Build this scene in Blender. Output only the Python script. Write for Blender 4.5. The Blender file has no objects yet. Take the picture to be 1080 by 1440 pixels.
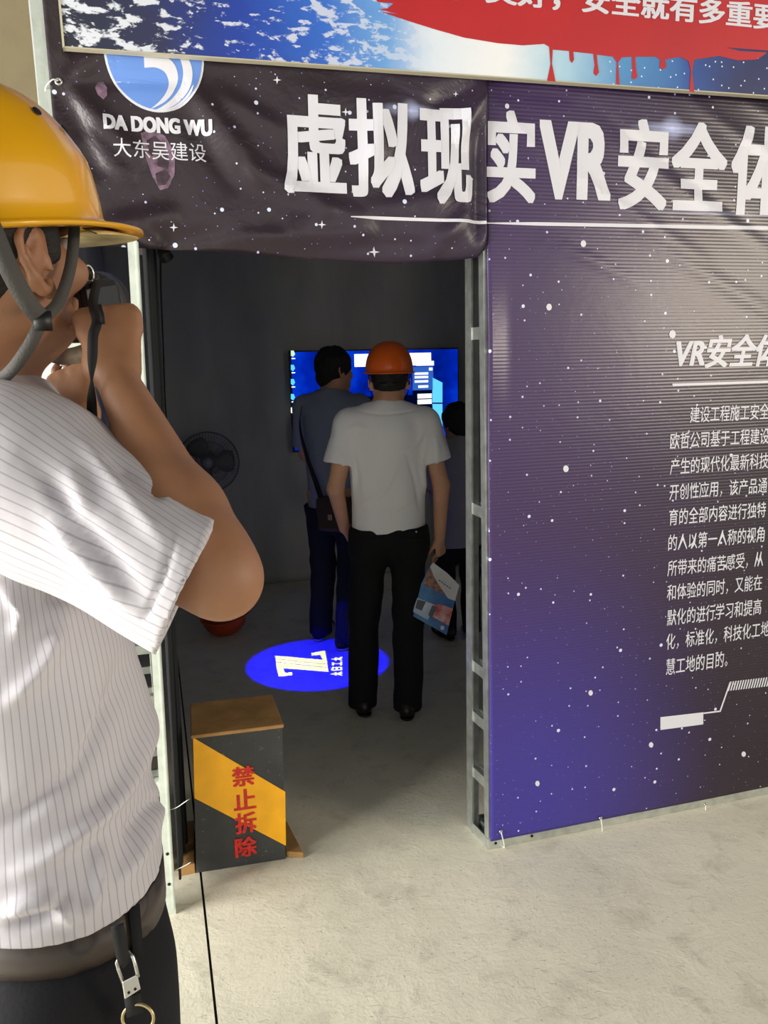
import bpy, bmesh, math, random
import numpy as np
from mathutils import Vector, Matrix, noise
R = math.radians
random.seed(7)
scene = bpy.context.scene
COL = scene.collection

# ------------------------------------------------------------------ camera
F = 1150.0
CAMH = 1.60
PITCH = R(10.6)
ROLL = -0.022
CAM_ROT = Matrix.Rotation(math.pi/2-PITCH, 3, 'X') @ Matrix.Rotation(ROLL, 3, 'Z')
CAM_POS = Vector((0, 0, CAMH))
cd = bpy.data.cameras.new('camera'); cam = bpy.data.objects.new('camera', cd); COL.objects.link(cam)
cam.matrix_world = Matrix.Translation(CAM_POS) @ CAM_ROT.to_4x4()
cd.sensor_fit = 'VERTICAL'; cd.sensor_height = 24.0; cd.lens = F/1440*24.0
cd.clip_start = 0.02; cd.clip_end = 200
scene.camera = cam

# ------------------------------------------------------------------ light
scene.view_settings.view_transform = 'Standard'
scene.view_settings.look = 'None'
scene.view_settings.exposure = 0.08
scene.view_settings.gamma = 1.0
try: scene.view_settings.use_curve_mapping = False
except Exception: pass
world = bpy.data.worlds.new('hall_daylight'); scene.world = world
world.use_nodes = True
bg = world.node_tree.nodes['Background']
bg.inputs['Color'].default_value = (1.0, 0.975, 0.93, 1)
bg.inputs['Strength'].default_value = 0.95

def area_light(name, loc, target, sx, sy, power, col=(1, 1, 1)):
    l = bpy.data.lights.new(name, 'AREA'); l.shape = 'RECTANGLE'; l.size = sx; l.size_y = sy
    l.energy = power; l.color = col
    o = bpy.data.objects.new(name, l); COL.objects.link(o)
    o.location = loc
    o.rotation_euler = (Vector(target)-Vector(loc)).to_track_quat('-Z', 'Y').to_euler()
    return o
area_light('daylight_gate', (-3.3, 0.35, 1.4), (-0.2, 1.1, 0.0), 2.2, 2.2, 260, (1.0, 0.975, 0.93))
area_light('daylight_window', (5.0, -0.25, 2.05), (1.1, 2.7, 1.6), 1.15, .85, 90, (1.0, 0.86, 0.70))

# ------------------------------------------------------------------ picture -> world helpers
def ray(px, py):
    return (CAM_ROT @ Vector(((px-540)/F, -(py-720)/F, -1.0)))
def P(px, py, d):                       # d = distance along the optical axis
    return CAM_POS + ray(px, py)*d
def on_floor(px, py, z=0.0):
    r = ray(px, py); return CAM_POS + r*((z-CAMH)/r.z)
E = ray(4600, 720-215-0.022*4060+0); E = Vector((E.x, E.y, 0)).normalized()     # run of the front frame
N = Vector((E.y, -E.x, 0))              # towards the viewer
UP = Vector((0, 0, 1))
A0 = on_floor(690, 1197)
def on_plane(px, py, off=0.0):
    r = ray(px, py); p0 = A0 + N*off
    return CAM_POS + r*((p0-CAM_POS).dot(N)/r.dot(N))
def sz(px, py, off=0.0):
    p = on_plane(px, py, off); return ((p-A0).dot(E), p.z)
def FW(s, z, off=0.0):                  # frame coordinates -> world
    return A0 + E*s + UP*z + N*off
FM = Matrix(((E.x, 0, N.x, A0.x), (E.y, 0, N.y, A0.y), (0, 1, 0, 0), (0, 0, 0, 1)))  # local (s, z, off)

# ------------------------------------------------------------------ object helpers
def tag(o, label=None, cat=None, group=None, kind=None):
    if label: o['label'] = label
    if cat: o['category'] = cat
    if group: o['group'] = group
    if kind: o['kind'] = kind
    return o
def link(name, me, mat=None, parent=None, smooth=False, M=None):
    o = bpy.data.objects.new(name, me); COL.objects.link(o)
    if mat is not None and len(me.materials) == 0: me.materials.append(mat)
    if smooth:
        me.polygons.foreach_set('use_smooth', [True]*len(me.polygons))
    if parent is not None: o.parent = parent
    if M is not None: o.matrix_world = M if parent is None else o.matrix_world
    return o
def empty(name, loc, label=None, cat=None, group=None):
    o = bpy.data.objects.new(name, None); COL.objects.link(o); o.location = loc
    o.empty_display_size = 0.1
    return tag(o, label, cat, group)
def mesh(name, vs, fs, mat=None, parent=None, smooth=False, world=True, M=None):
    """vs given in world space; when parented to an empty at loc they are shifted."""
    me = bpy.data.meshes.new(name)
    if parent is not None and world:
        inv = wm(parent).inverted(); vs = [inv @ Vector(v) for v in vs]
    me.from_pydata([tuple(v) for v in vs], [], fs); me.update()
    return link(name, me, mat, parent, smooth, M)
def wm(o):
    m = o.matrix_basis.copy()
    while o.parent is not None:
        o = o.parent; m = o.matrix_basis @ m
    return m
def hexa(name, c, mat, parent=None, bevel=0.0, **k):
    """c: 8 corners, bottom loop then top loop (ccw)."""
    fs = [(3, 2, 1, 0), (4, 5, 6, 7), (0, 1, 5, 4), (1, 2, 6, 5), (2, 3, 7, 6), (3, 0, 4, 7)]
    o = mesh(name, c, fs, mat, parent, **k)
    bm = bmesh.new(); bm.from_mesh(o.data); bmesh.ops.recalc_face_normals(bm, faces=bm.faces); bm.to_mesh(o.data); bm.free()
    if bevel:
        b = o.modifiers.new('bevel', 'BEVEL'); b.width = bevel; b.segments = 2; b.limit_method = 'ANGLE'
    return o
def fbox(name, s0, s1, z0, z1, o0, o1, mat, parent=None, bevel=0.0):
    c = [FW(s0, z0, o1), FW(s1, z0, o1), FW(s1, z0, o0), FW(s0, z0, o0), FW(s0, z1, o1), FW(s1, z1, o1), FW(s1, z1, o0), FW(s0, z1, o0)]
    return hexa(name, c, mat, parent, bevel)
def prism(name, prof, a, b, xa, ya, mat, parent=None, smooth=False):
    n = len(prof); vs = [a+xa*x+ya*y for x, y in prof]+[b+xa*x+ya*y for x, y in prof]
    fs = [tuple(range(n))[::-1], tuple(range(n, 2*n))]+[(i, (i+1) % n, n+(i+1) % n, n+i) for i in range(n)]
    o = mesh(name, vs, fs, mat, parent, smooth)
    bm = bmesh.new(); bm.from_mesh(o.data); bmesh.ops.recalc_face_normals(bm, faces=bm.faces); bm.to_mesh(o.data); bm.free()
    return o
def smoothpath(pts, n=8):
    out = []
    q = [Vector(p) for p in pts]; q = [q[0]*2-q[1]]+q+[q[-1]*2-q[-2]]
    for i in range(1, len(q)-2):
        for k in range(n):
            t = k/n; p0, p1, p2, p3 = q[i-1:i+3]
            out.append(0.5*((2*p1)+(p2-p0)*t+(2*p0-5*p1+4*p2-p3)*t*t+(3*p1-p0-3*p2+p3)*t**3))
    out.append(q[-2]); return out
def tube(name, pts, r, mat, parent=None, seg=8, closed=False):
    pts = [Vector(p) for p in pts]; n = len(pts); vs = []; fs = []
    ref = None
    for i, p in enumerate(pts):
        if closed: t = (pts[(i+1) % n]-pts[i-1]).normalized()
        else: t = (pts[min(i+1, n-1)]-pts[max(i-1, 0)]).normalized()
        if ref is None: ref = t.orthogonal().normalized()
        ref = (ref-t*ref.dot(t)).normalized(); b = t.cross(ref)
        rr = r[i] if isinstance(r, (list, tuple)) else r
        for k in range(seg):
            a = 2*math.pi*k/seg; vs.append(p+ref*math.cos(a)*rr+b*math.sin(a)*rr)
    m = n if closed else n-1
    for i in range(m):
        for k in range(seg):
            j = (i+1) % n
            fs.append((i*seg+k, i*seg+(k+1) % seg, j*seg+(k+1) % seg, j*seg+k))
    if not closed: fs += [tuple(range(seg))[::-1], tuple(range((n-1)*seg, n*seg))]
    return mesh(name, vs, fs, mat, parent, True)
def ribbon(name, pts, nrm, w, th, mat, parent=None):
    """flat strap following pts; nrm = outward normals (one or per point)"""
    pts = [Vector(p) for p in pts]; n = len(pts); vs = []; fs = []
    for i, p in enumerate(pts):
        t = (pts[min(i+1, n-1)]-pts[max(i-1, 0)]).normalized()
        nn = Vector(nrm[i] if isinstance(nrm, list) else nrm); nn = (nn-t*nn.dot(t)).normalized(); s = t.cross(nn)
        ww = w[i] if isinstance(w, list) else w
        for a, b in ((-1, 0), (1, 0), (1, 1), (-1, 1)): vs.append(p+s*ww/2*a+nn*th*b)
    for i in range(n-1):
        for k in range(4): fs.append((i*4+k, i*4+(k+1) % 4, i*4+4+(k+1) % 4, i*4+4+k))
    fs += [(0, 1, 2, 3), tuple((n-1)*4+k for k in (3, 2, 1, 0))]
    o = mesh(name, vs, fs, mat, parent, True)
    bm = bmesh.new(); bm.from_mesh(o.data); bmesh.ops.recalc_face_normals(bm, faces=bm.faces); bm.to_mesh(o.data); bm.free()
    return o
def lathe(name, prof, c, axis, mat, parent=None, seg=24, smooth=True):
    axis = Vector(axis).normalized(); u = axis.orthogonal().normalized(); v = axis.cross(u); vs = []; fs = []
    n = len(prof)
    for k in range(seg):
        a = 2*math.pi*k/seg; d = u*math.cos(a)+v*math.sin(a)
        for r, h in prof: vs.append(Vector(c)+axis*h+d*r)
    for k in range(seg):
        j = (k+1) % seg
        for i in range(n-1): fs.append((k*n+i, j*n+i, j*n+i+1, k*n+i+1))
    o = mesh(name, vs, fs, mat, parent, smooth)
    bm = bmesh.new(); bm.from_mesh(o.data); bmesh.ops.remove_doubles(bm, verts=bm.verts, dist=1e-5)
    bmesh.ops.recalc_face_normals(bm, faces=bm.faces); bm.to_mesh(o.data); bm.free()
    if smooth: o.data.polygons.foreach_set('use_smooth', [True]*len(o.data.polygons))
    return o

# ------------------------------------------------------------------ materials
def srgb(r, g, b):
    f = lambda c: (c/255/12.92) if c/255 <= 0.04045 else ((c/255+0.055)/1.055)**2.4
    return (f(r), f(g), f(b), 1)
class NT:
    def __init__(s, m): s.t = m.node_tree; s.n = s.t.nodes
    def new(s, ty, **kw):
        n = s.n.new(ty)
        for k, v in kw.items():
            if k.startswith('i_'):
                key = k[2:]; key = int(key) if key.isdigit() else key.replace('_', ' ')
                if hasattr(v, 'is_linked') or hasattr(v, 'links'): s.t.links.new(v, n.inputs[key])
                else: n.inputs[key].default_value = v
            else: setattr(n, k, v)
        return n
    def math(s, op, a, b=None, c=None, clamp=False):
        n = s.n.new('ShaderNodeMath'); n.operation = op; n.use_clamp = clamp
        for i, v in enumerate((a, b, c)):
            if v is None: continue
            if isinstance(v, (int, float)): n.inputs[i].default_value = v
            else: s.t.links.new(v, n.inputs[i])
        return n.outputs[0]
    def mix(s, fac, a, b):
        n = s.n.new('ShaderNodeMix'); n.data_type = 'RGBA'
        for i, v in ((0, fac), (6, a), (7, b)):
            if isinstance(v, (int, float, tuple)): n.inputs[i].default_value = v
            else: s.t.links.new(v, n.inputs[i])
        return n.outputs[2]
    def ramp(s, fac, stops, interp='LINEAR'):
        n = s.n.new('ShaderNodeValToRGB'); s.t.links.new(fac, n.inputs[0]); n.color_ramp.interpolation = interp
        e = n.color_ramp.elements
        while len(e) < len(stops): e.new(0.5)
        for el, (p, c) in zip(e, stops):
            el.position = p; el.color = c if isinstance(c, tuple) else (c, c, c, 1)
        return n.outputs[0]
    def coord(s, scale=(1, 1, 1), rot=(0, 0, 0), kind='Object'):
        tc = s.n.new('ShaderNodeTexCoord'); mp = s.n.new('ShaderNodeMapping')
        mp.inputs['Scale'].default_value = scale; mp.inputs['Rotation'].default_value = rot
        s.t.links.new(tc.outputs[kind], mp.inputs[0]); return mp.outputs[0]
    def noise(s, vec, scale, detail=4, rough=.55, dist=0.0):
        n = s.n.new('ShaderNodeTexNoise'); s.t.links.new(vec, n.inputs['Vector'])
        n.inputs['Scale'].default_value = scale; n.inputs['Detail'].default_value = detail
        n.inputs['Roughness'].default_value = rough; n.inputs['Distortion'].default_value = dist
        return n.outputs['Fac']
    def bump(s, h, strength=.3, dist=.01, normal=None):
        n = s.n.new('ShaderNodeBump'); n.inputs['Strength'].default_value = strength; n.inputs['Distance'].default_value = dist
        s.t.links.new(h, n.inputs['Height'])
        if normal is not None: s.t.links.new(normal, n.inputs['Normal'])
        return n.outputs[0]
def newmat(name):
    m = bpy.data.materials.new(name); m.use_nodes = True; nt = NT(m); b = nt.n['Principled BSDF']; return m, nt, b
def L(nt, a, b): nt.t.links.new(a, b)
def plain(name, col, rough=.6, metal=0, spec=.5, nscale=0, namt=.12, bump=0, bscale=60, coat=0, bdist=.002):
    m, nt, b = newmat(name)
    v = nt.coord()
    if nscale:
        f = nt.noise(v, nscale, 5)
        c2 = tuple(min(1, x*(1+namt*2)) for x in col[:3])+(1,); c1 = tuple(x*(1-namt*2) for x in col[:3])+(1,)
        L(nt, nt.ramp(f, [(.3, c1), (.7, c2)]), b.inputs['Base Color'])
    else: b.inputs['Base Color'].default_value = col
    b.inputs['Roughness'].default_value = rough; b.inputs['Metallic'].default_value = metal
    b.inputs['Specular IOR Level'].default_value = spec
    b.inputs['Coat Weight'].default_value = coat
    if bump: L(nt, nt.bump(nt.noise(v, bscale, 4), bump, bdist), b.inputs['Normal'])
    return m
def emis(name, col, strength):
    m = bpy.data.materials.new(name); m.use_nodes = True; nt = m.node_tree
    nt.nodes.remove(nt.nodes['Principled BSDF']); e = nt.nodes.new('ShaderNodeEmission')
    e.inputs[0].default_value = col; e.inputs[1].default_value = strength
    nt.links.new(e.outputs[0], nt.nodes['Material Output'].inputs[0]); return m

M = {}
M['white_print'] = plain('white_print', srgb(220, 221, 230), .45)
M['skin'] = plain('skin', srgb(152, 108, 78), .55, nscale=14, namt=.06, bump=.25, bscale=160, bdist=.0015)
M['skin_red'] = plain('skin_red', srgb(214, 140, 112), .55, nscale=14, namt=.05)
M['skin_far'] = plain('skin_far', srgb(205, 155, 125), .6, nscale=10, namt=.05)
M['hair'] = plain('hair', srgb(20, 17, 16), .7, bump=.8, bscale=130, bdist=.004)
M['white_cloth'] = plain('white_cloth', srgb(242, 242, 244), .85, spec=.2, bump=.15, bscale=300)
M['blue_cloth'] = plain('blue_cloth', srgb(134, 144, 166), .9, spec=.2)
M['grey_cloth'] = plain('grey_cloth', srgb(150, 150, 160), .9, spec=.2)
M['black_cloth'] = plain('black_cloth', srgb(24, 24, 27), .85, spec=.25, bump=.2, bscale=200)
M['navy_cloth'] = plain('navy_cloth', srgb(22, 24, 34), .9, spec=.2)
M['shoe'] = plain('shoe', srgb(18, 18, 18), .4)
M['sole'] = plain('sole', srgb(150, 150, 155), .7)
M['dim_orange'] = plain('dim_orange', srgb(176, 66, 24), .5)  # deeper orange, dim light on the floor helmet put into its colour
M['orange_shell'] = plain('orange_shell', srgb(242, 104, 22), .35, coat=.2)
M['yellow_shell'] = plain('yellow_shell', srgb(224, 164, 14), .28, nscale=5, namt=.04, coat=.4)
M['brim_under'] = plain('brim_under', srgb(196, 176, 120), .6, nscale=30, namt=.2)
M['strap_grey'] = plain('strap_grey', srgb(72, 70, 66), .8, bump=.4, bscale=400)
M['black_plastic'] = plain('black_plastic', srgb(18, 18, 20), .45, bump=.1, bscale=300)
M['dark_grey_plastic'] = plain('dark_grey_plastic', srgb(50, 52, 54), .5)
M['black_web'] = plain('black_web', srgb(14, 14, 15), .8)
M['steel'] = plain('steel', srgb(200, 205, 200), .38, metal=.85, nscale=22, namt=.10, bump=.1, bscale=80)
M['steel_light'] = plain('steel_light', srgb(212, 220, 210), .5, metal=.35, nscale=20, namt=.07)
M['chrome'] = plain('chrome', srgb(200, 200, 195), .25, metal=.9)
M['brass'] = plain('brass', srgb(190, 175, 130), .35, metal=.8)
M['hole'] = plain('hole', srgb(14, 14, 14), .9)
M['tie'] = plain('tie', srgb(225, 225, 222), .5)
M['plywood'] = plain('plywood', srgb(168, 128, 76), .75, nscale=9, namt=.14, bump=.3, bscale=40)
M['paint_red'] = plain('paint_red', srgb(206, 40, 30), .6, nscale=60, namt=.12)
M['paper'] = plain('paper', srgb(225, 225, 225), .6)
M['leather'] = plain('leather', srgb(52, 38, 32), .5)
M['concrete_wall'] = plain('concrete_wall', srgb(222, 205, 165), .9, nscale=3, namt=.03, bump=.2, bscale=20)
M['leaf'] = plain('leaf', srgb(120, 165, 75), .6, nscale=8, namt=.2)
M['pot'] = plain('pot', srgb(170, 110, 80), .8)
M['eye'] = plain('eye', srgb(225, 222, 215), .2)

# tent cloth: dark grey, faint large folds
m, nt, b = newmat('tent_cloth')
v = nt.coord((1, 1, .35)); f = nt.noise(v, 3.2, 3)
L(nt, nt.ramp(f, [(.3, srgb(158, 161, 161)), (.7, srgb(180, 182, 181))]), b.inputs['Base Color'])
b.inputs['Roughness'].default_value = .9; b.inputs['Specular IOR Level'].default_value = .15
L(nt, nt.bump(f, .6, .05), b.inputs['Normal']); M['tent_cloth'] = m
# concrete floor
m, nt, b = newmat('concrete_floor')
v = nt.coord()
big = nt.noise(v, 1.3, 6, .6); mid = nt.noise(v, 7, 8, .65, .4); fine = nt.noise(v, 90, 4, .6)
c = nt.ramp(big, [(.30, srgb(204, 199, 180)), (.52, srgb(222, 217, 196)), (.72, srgb(232, 227, 206))])
c = nt.mix(nt.math('MULTIPLY', nt.ramp(mid, [(.54, 0.), (.70, 1.)]), .45), c, srgb(166, 160, 142))
c = nt.mix(nt.math('MULTIPLY', nt.ramp(fine, [(.62, 0.), (.70, 1.)]), .45), c, srgb(128, 121, 104))
L(nt, c, b.inputs['Base Color']); b.inputs['Roughness'].default_value = .62
scuff = nt.noise(nt.coord((1, 2.6, 1), (0, 0, .5)), 22, 5, .7, 1.5)
h = nt.math('ADD', nt.math('MULTIPLY', mid, 1.2), nt.math('ADD', nt.math('MULTIPLY', fine, .25), nt.math('MULTIPLY', nt.ramp(scuff, [(.6, 0.), (.68, 1.)]), .5)))
L(nt, nt.bump(h, .6, .008), b.inputs['Normal']); M['floor'] = m

# printed star field: gradient sheet with stars, local X = s, local Y = z
def starsheet(name, stops, axis_rot, rib, off=(0, 0), gloss=.30, blue_corner=None, seed=0, flares=()):
    m, nt, b = newmat(name)
    tc = nt.n.new('ShaderNodeTexCoord'); sp = nt.n.new('ShaderNodeSeparateXYZ'); L(nt, tc.outputs['Object'], sp.inputs[0])
    X, Y = sp.outputs[0], sp.outputs[1]
    soft = nt.noise(tc.outputs['Object'], 1.6, 4)
    g = nt.math('ADD', nt.math('MULTIPLY', X, axis_rot[0]), nt.math('MULTIPLY', Y, axis_rot[1]))
    g = nt.math('ADD', g, nt.math('MULTIPLY', nt.math('SUBTRACT', soft, .5), .25))
    g = nt.math('ADD', g, axis_rot[2])
    c = nt.ramp(g, stops)
    if blue_corner:
        bx, by, br, bc = blue_corner
        dx = nt.math('SUBTRACT', X, bx); dy = nt.math('MULTIPLY', nt.math('SUBTRACT', Y, by), .75)
        d = nt.math('SQRT', nt.math('ADD', nt.math('MULTIPLY', dx, dx), nt.math('MULTIPLY', dy, dy)))
        c = nt.mix(nt.math('MULTIPLY', nt.ramp(nt.math('DIVIDE', d, br), [(0., 1.), (1., 0.)], 'EASE'), .95), c, bc)
    for (fx, fy, ra, rb, am) in flares:      # printed lens flare
        dx = nt.math('DIVIDE', nt.math('SUBTRACT', X, fx), ra); dy = nt.math('DIVIDE', nt.math('SUBTRACT', Y, fy), rb)
        d = nt.math('SQRT', nt.math('ADD', nt.math('MULTIPLY', dx, dx), nt.math('MULTIPLY', dy, dy)))
        c = nt.mix(nt.math('MULTIPLY', nt.ramp(d, [(0., 1.), (.25, .45), (1., 0.)], 'EASE'), am), c, srgb(196, 206, 250))
    def stars(c, scale, rad, density, col, sd):
        vo = nt.n.new('ShaderNodeTexVoronoi'); vo.voronoi_dimensions = '2D'; vo.inputs['Scale'].default_value = scale
        mp = nt.n.new('ShaderNodeMapping'); mp.inputs['Location'].default_value = (sd*3.1+seed, sd*1.7, 0)
        L(nt, tc.outputs['Object'], mp.inputs[0]); L(nt, mp.outputs[0], vo.inputs['Vector'])
        rnd = nt.n.new('ShaderNodeSeparateXYZ'); L(nt, vo.outputs['Color'], rnd.inputs[0])
        on = nt.math('LESS_THAN', rnd.outputs[0], density)
        rr = nt.math('MULTIPLY', nt.math('ADD', nt.math('MULTIPLY', rnd.outputs[1], .8), .4), rad*scale)
        k = nt.math('LESS_THAN', vo.outputs['Distance'], rr)
        return nt.mix(nt.math('MULTIPLY', k, on), c, col)
    c = stars(c, 34, .0014, .5, srgb(130, 125, 190), 1)
    c = stars(c, 17, .0030, .42, srgb(200, 200, 232), 2)
    c = stars(c, 8, .0052, .40, srgb(214, 224, 250), 3)
    L(nt, c, b.inputs['Base Color'])
    b.inputs['Roughness'].default_value = gloss; b.inputs['Specular IOR Level'].default_value = .5
    wr = nt.noise(tc.outputs['Object'], 5, 5, .6, .6)
    if rib:
        w = nt.math('SINE', nt.math('MULTIPLY', Y, 2*math.pi/.0105))
        n1 = nt.bump(w, .14, .0009); L(nt, nt.bump(wr, .06, .02, n1), b.inputs['Normal'])
    else:
        L(nt, nt.bump(wr, .45, .02), b.inputs['Normal'])
    return m
M['banner'] = starsheet('star_banner', [(0., srgb(50, 39, 42)), (.45, srgb(43, 33, 41)), (1., srgb(58, 42, 74))], (.42, -.12, .95), False, gloss=.38, flares=[(*sz(575, 158), .12, .022, .9), (*sz(575, 158), .035, .035, .9)])
M['panel'] = starsheet('star_panel', [(0., srgb(66, 44, 92)), (.35, srgb(58, 40, 78)), (.7, srgb(42, 31, 48)), (1., srgb(36, 29, 36))], (.8, .05, .0), True, gloss=.30,
                       blue_corner=(.12, .12, .80, srgb(62, 54, 150)), seed=5, flares=[(*sz(945, 181), .16, .022, 1.), (*sz(945, 181), .05, .045, 1.), (*sz(1000, 300), .35, .008, .4)])
# earth picture on the top board
m, nt, b = newmat('earth_print')
tc = nt.n.new('ShaderNodeTexCoord'); sp = nt.n.new('ShaderNodeSeparateXYZ'); L(nt, tc.outputs['Object'], sp.inputs[0])
sl, zt = sz(90, 64); sr, _ = sz(1080, 134)
u = nt.math('DIVIDE', nt.math('SUBTRACT', sp.outputs[0], sl), sr-sl)
big = nt.noise(tc.outputs['Object'], 3.0, 5, .6, .5)
u2 = nt.math('ADD', u, nt.math('MULTIPLY', nt.math('SUBTRACT', big, .5), .12))
# cloud brightness pushes to white low-middle
low = nt.math('SUBTRACT', sp.outputs[1], zt)
def upx(px): return (sz(px, 64+(px-90)*.07)[0]-sl)/(sr-sl)
base = nt.ramp(u2, [(upx(p_), c_) for p_, c_ in [(90, srgb(44, 46, 60)), (220, srgb(48, 52, 86)), (340, srgb(34, 66, 165)), (440, srgb(52, 108, 205)), (530, srgb(110, 165, 226)), (610, srgb(225, 236, 246)), (700, srgb(244, 246, 248)), (775, srgb(176, 214, 234)), (860, srgb(84, 150, 205)), (940, srgb(40, 84, 160)), (1030, srgb(32, 40, 92))]])
cl = nt.noise(nt.coord((1, 2.1, 1), (0, 0, .35)), 18, 9, .66, .3)
cl2 = nt.noise(nt.coord((1, 1.6, 1)), 3.5, 3)
mask = nt.math('MULTIPLY', nt.ramp(nt.math('ADD', cl, nt.math('MULTIPLY', cl2, .34)), [(.715, 0.), (.76, 1.)]), nt.ramp(u, [(.0, 1.), (.35, .7), (.55, .0)]))
c = nt.mix(mask, base, srgb(224, 230, 240))
vo = nt.n.new('ShaderNodeTexVoronoi'); vo.voronoi_dimensions = '2D'; vo.inputs['Scale'].default_value = 26
L(nt, tc.outputs['Object'], vo.inputs['Vector'])
st = nt.math('MULTIPLY', nt.math('LESS_THAN', vo.outputs['Distance'], .06), nt.math('GREATER_THAN', u, .7))
c = nt.mix(st, c, srgb(225, 235, 250)); L(nt, c, b.inputs['Base Color']); b.inputs['Roughness'].default_value = .4; M['earth'] = m
M['banner_red'] = plain('banner_red', srgb(186, 32, 38), .45, nscale=3, namt=.04)
# screen background: royal blue with soft glow
m = bpy.data.materials.new('screen_picture'); m.use_nodes = True; nt = NT(m)
nt.n.remove(nt.n['Principled BSDF']); e = nt.n.new('ShaderNodeEmission')
f = nt.noise(nt.coord(), 3.0, 3)
L(nt, nt.ramp(f, [(.3, (0.0, 0.006, .13, 1)), (.5, (0.0, .018, .42, 1)), (.7, (0.002, .06, .80, 1))]), e.inputs[0]); e.inputs[1].default_value = 0.95
L(nt, e.outputs[0], nt.n['Material Output'].inputs[0]); M['screen'] = m
M['screen_white'] = emis('screen_white', (1, 1, 1, 1), 1.3)
M['screen_cyan'] = emis('screen_cyan', (.12, .62, 1, 1), 1.1)
M['screen_mid'] = emis('screen_mid', (.03, .12, .5, 1), 1.0)
M['screen_dark'] = emis('screen_dark', (.0, .002, .02, 1), 1.0)
M['screen_green'] = emis('screen_green', (.6, .9, .6, 1), 1.0)

# pinstripe cloth, stripe coordinate stored on the mesh
def stripe_mat(name, att):
    m, nt, b = newmat(name)
    a = nt.n.new('ShaderNodeAttribute'); a.attribute_name = att
    s = nt.math('FRACT', nt.math('MULTIPLY', a.outputs['Fac'], 1/.0095))
    line = nt.ramp(nt.math('ABSOLUTE', nt.math('SUBTRACT', s, .5)), [(.0, 1.), (.05, .9), (.11, 0.)])
    L(nt, nt.mix(nt.math('MULTIPLY', line, .45), srgb(196, 193, 197), srgb(112, 106, 120)), b.inputs['Base Color'])
    b.inputs['Roughness'].default_value = .85; b.inputs['Specular IOR Level'].default_value = .2
    L(nt, nt.bump(nt.noise(nt.coord(), 9, 4), .35, .012), b.inputs['Normal']); return m
M['pinstripe'] = stripe_mat('pinstripe_cloth', 'stripe')
# belt with ring pattern
m, nt, b = newmat('belt_leather')
vo = nt.n.new('ShaderNodeTexVoronoi'); vo.inputs['Scale'].default_value = 24; vo.inputs['Randomness'].default_value = .0
L(nt, nt.coord(), vo.inputs['Vector'])
ring = nt.ramp(vo.outputs['Distance'], [(.30, 0.), (.38, 1.), (.47, 0.)])
L(nt, nt.mix(nt.math('MULTIPLY', ring, .8), srgb(62, 53, 46), srgb(30, 25, 23)), b.inputs['Base Color']); b.inputs['Roughness'].default_value = .5; M['belt'] = m

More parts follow.
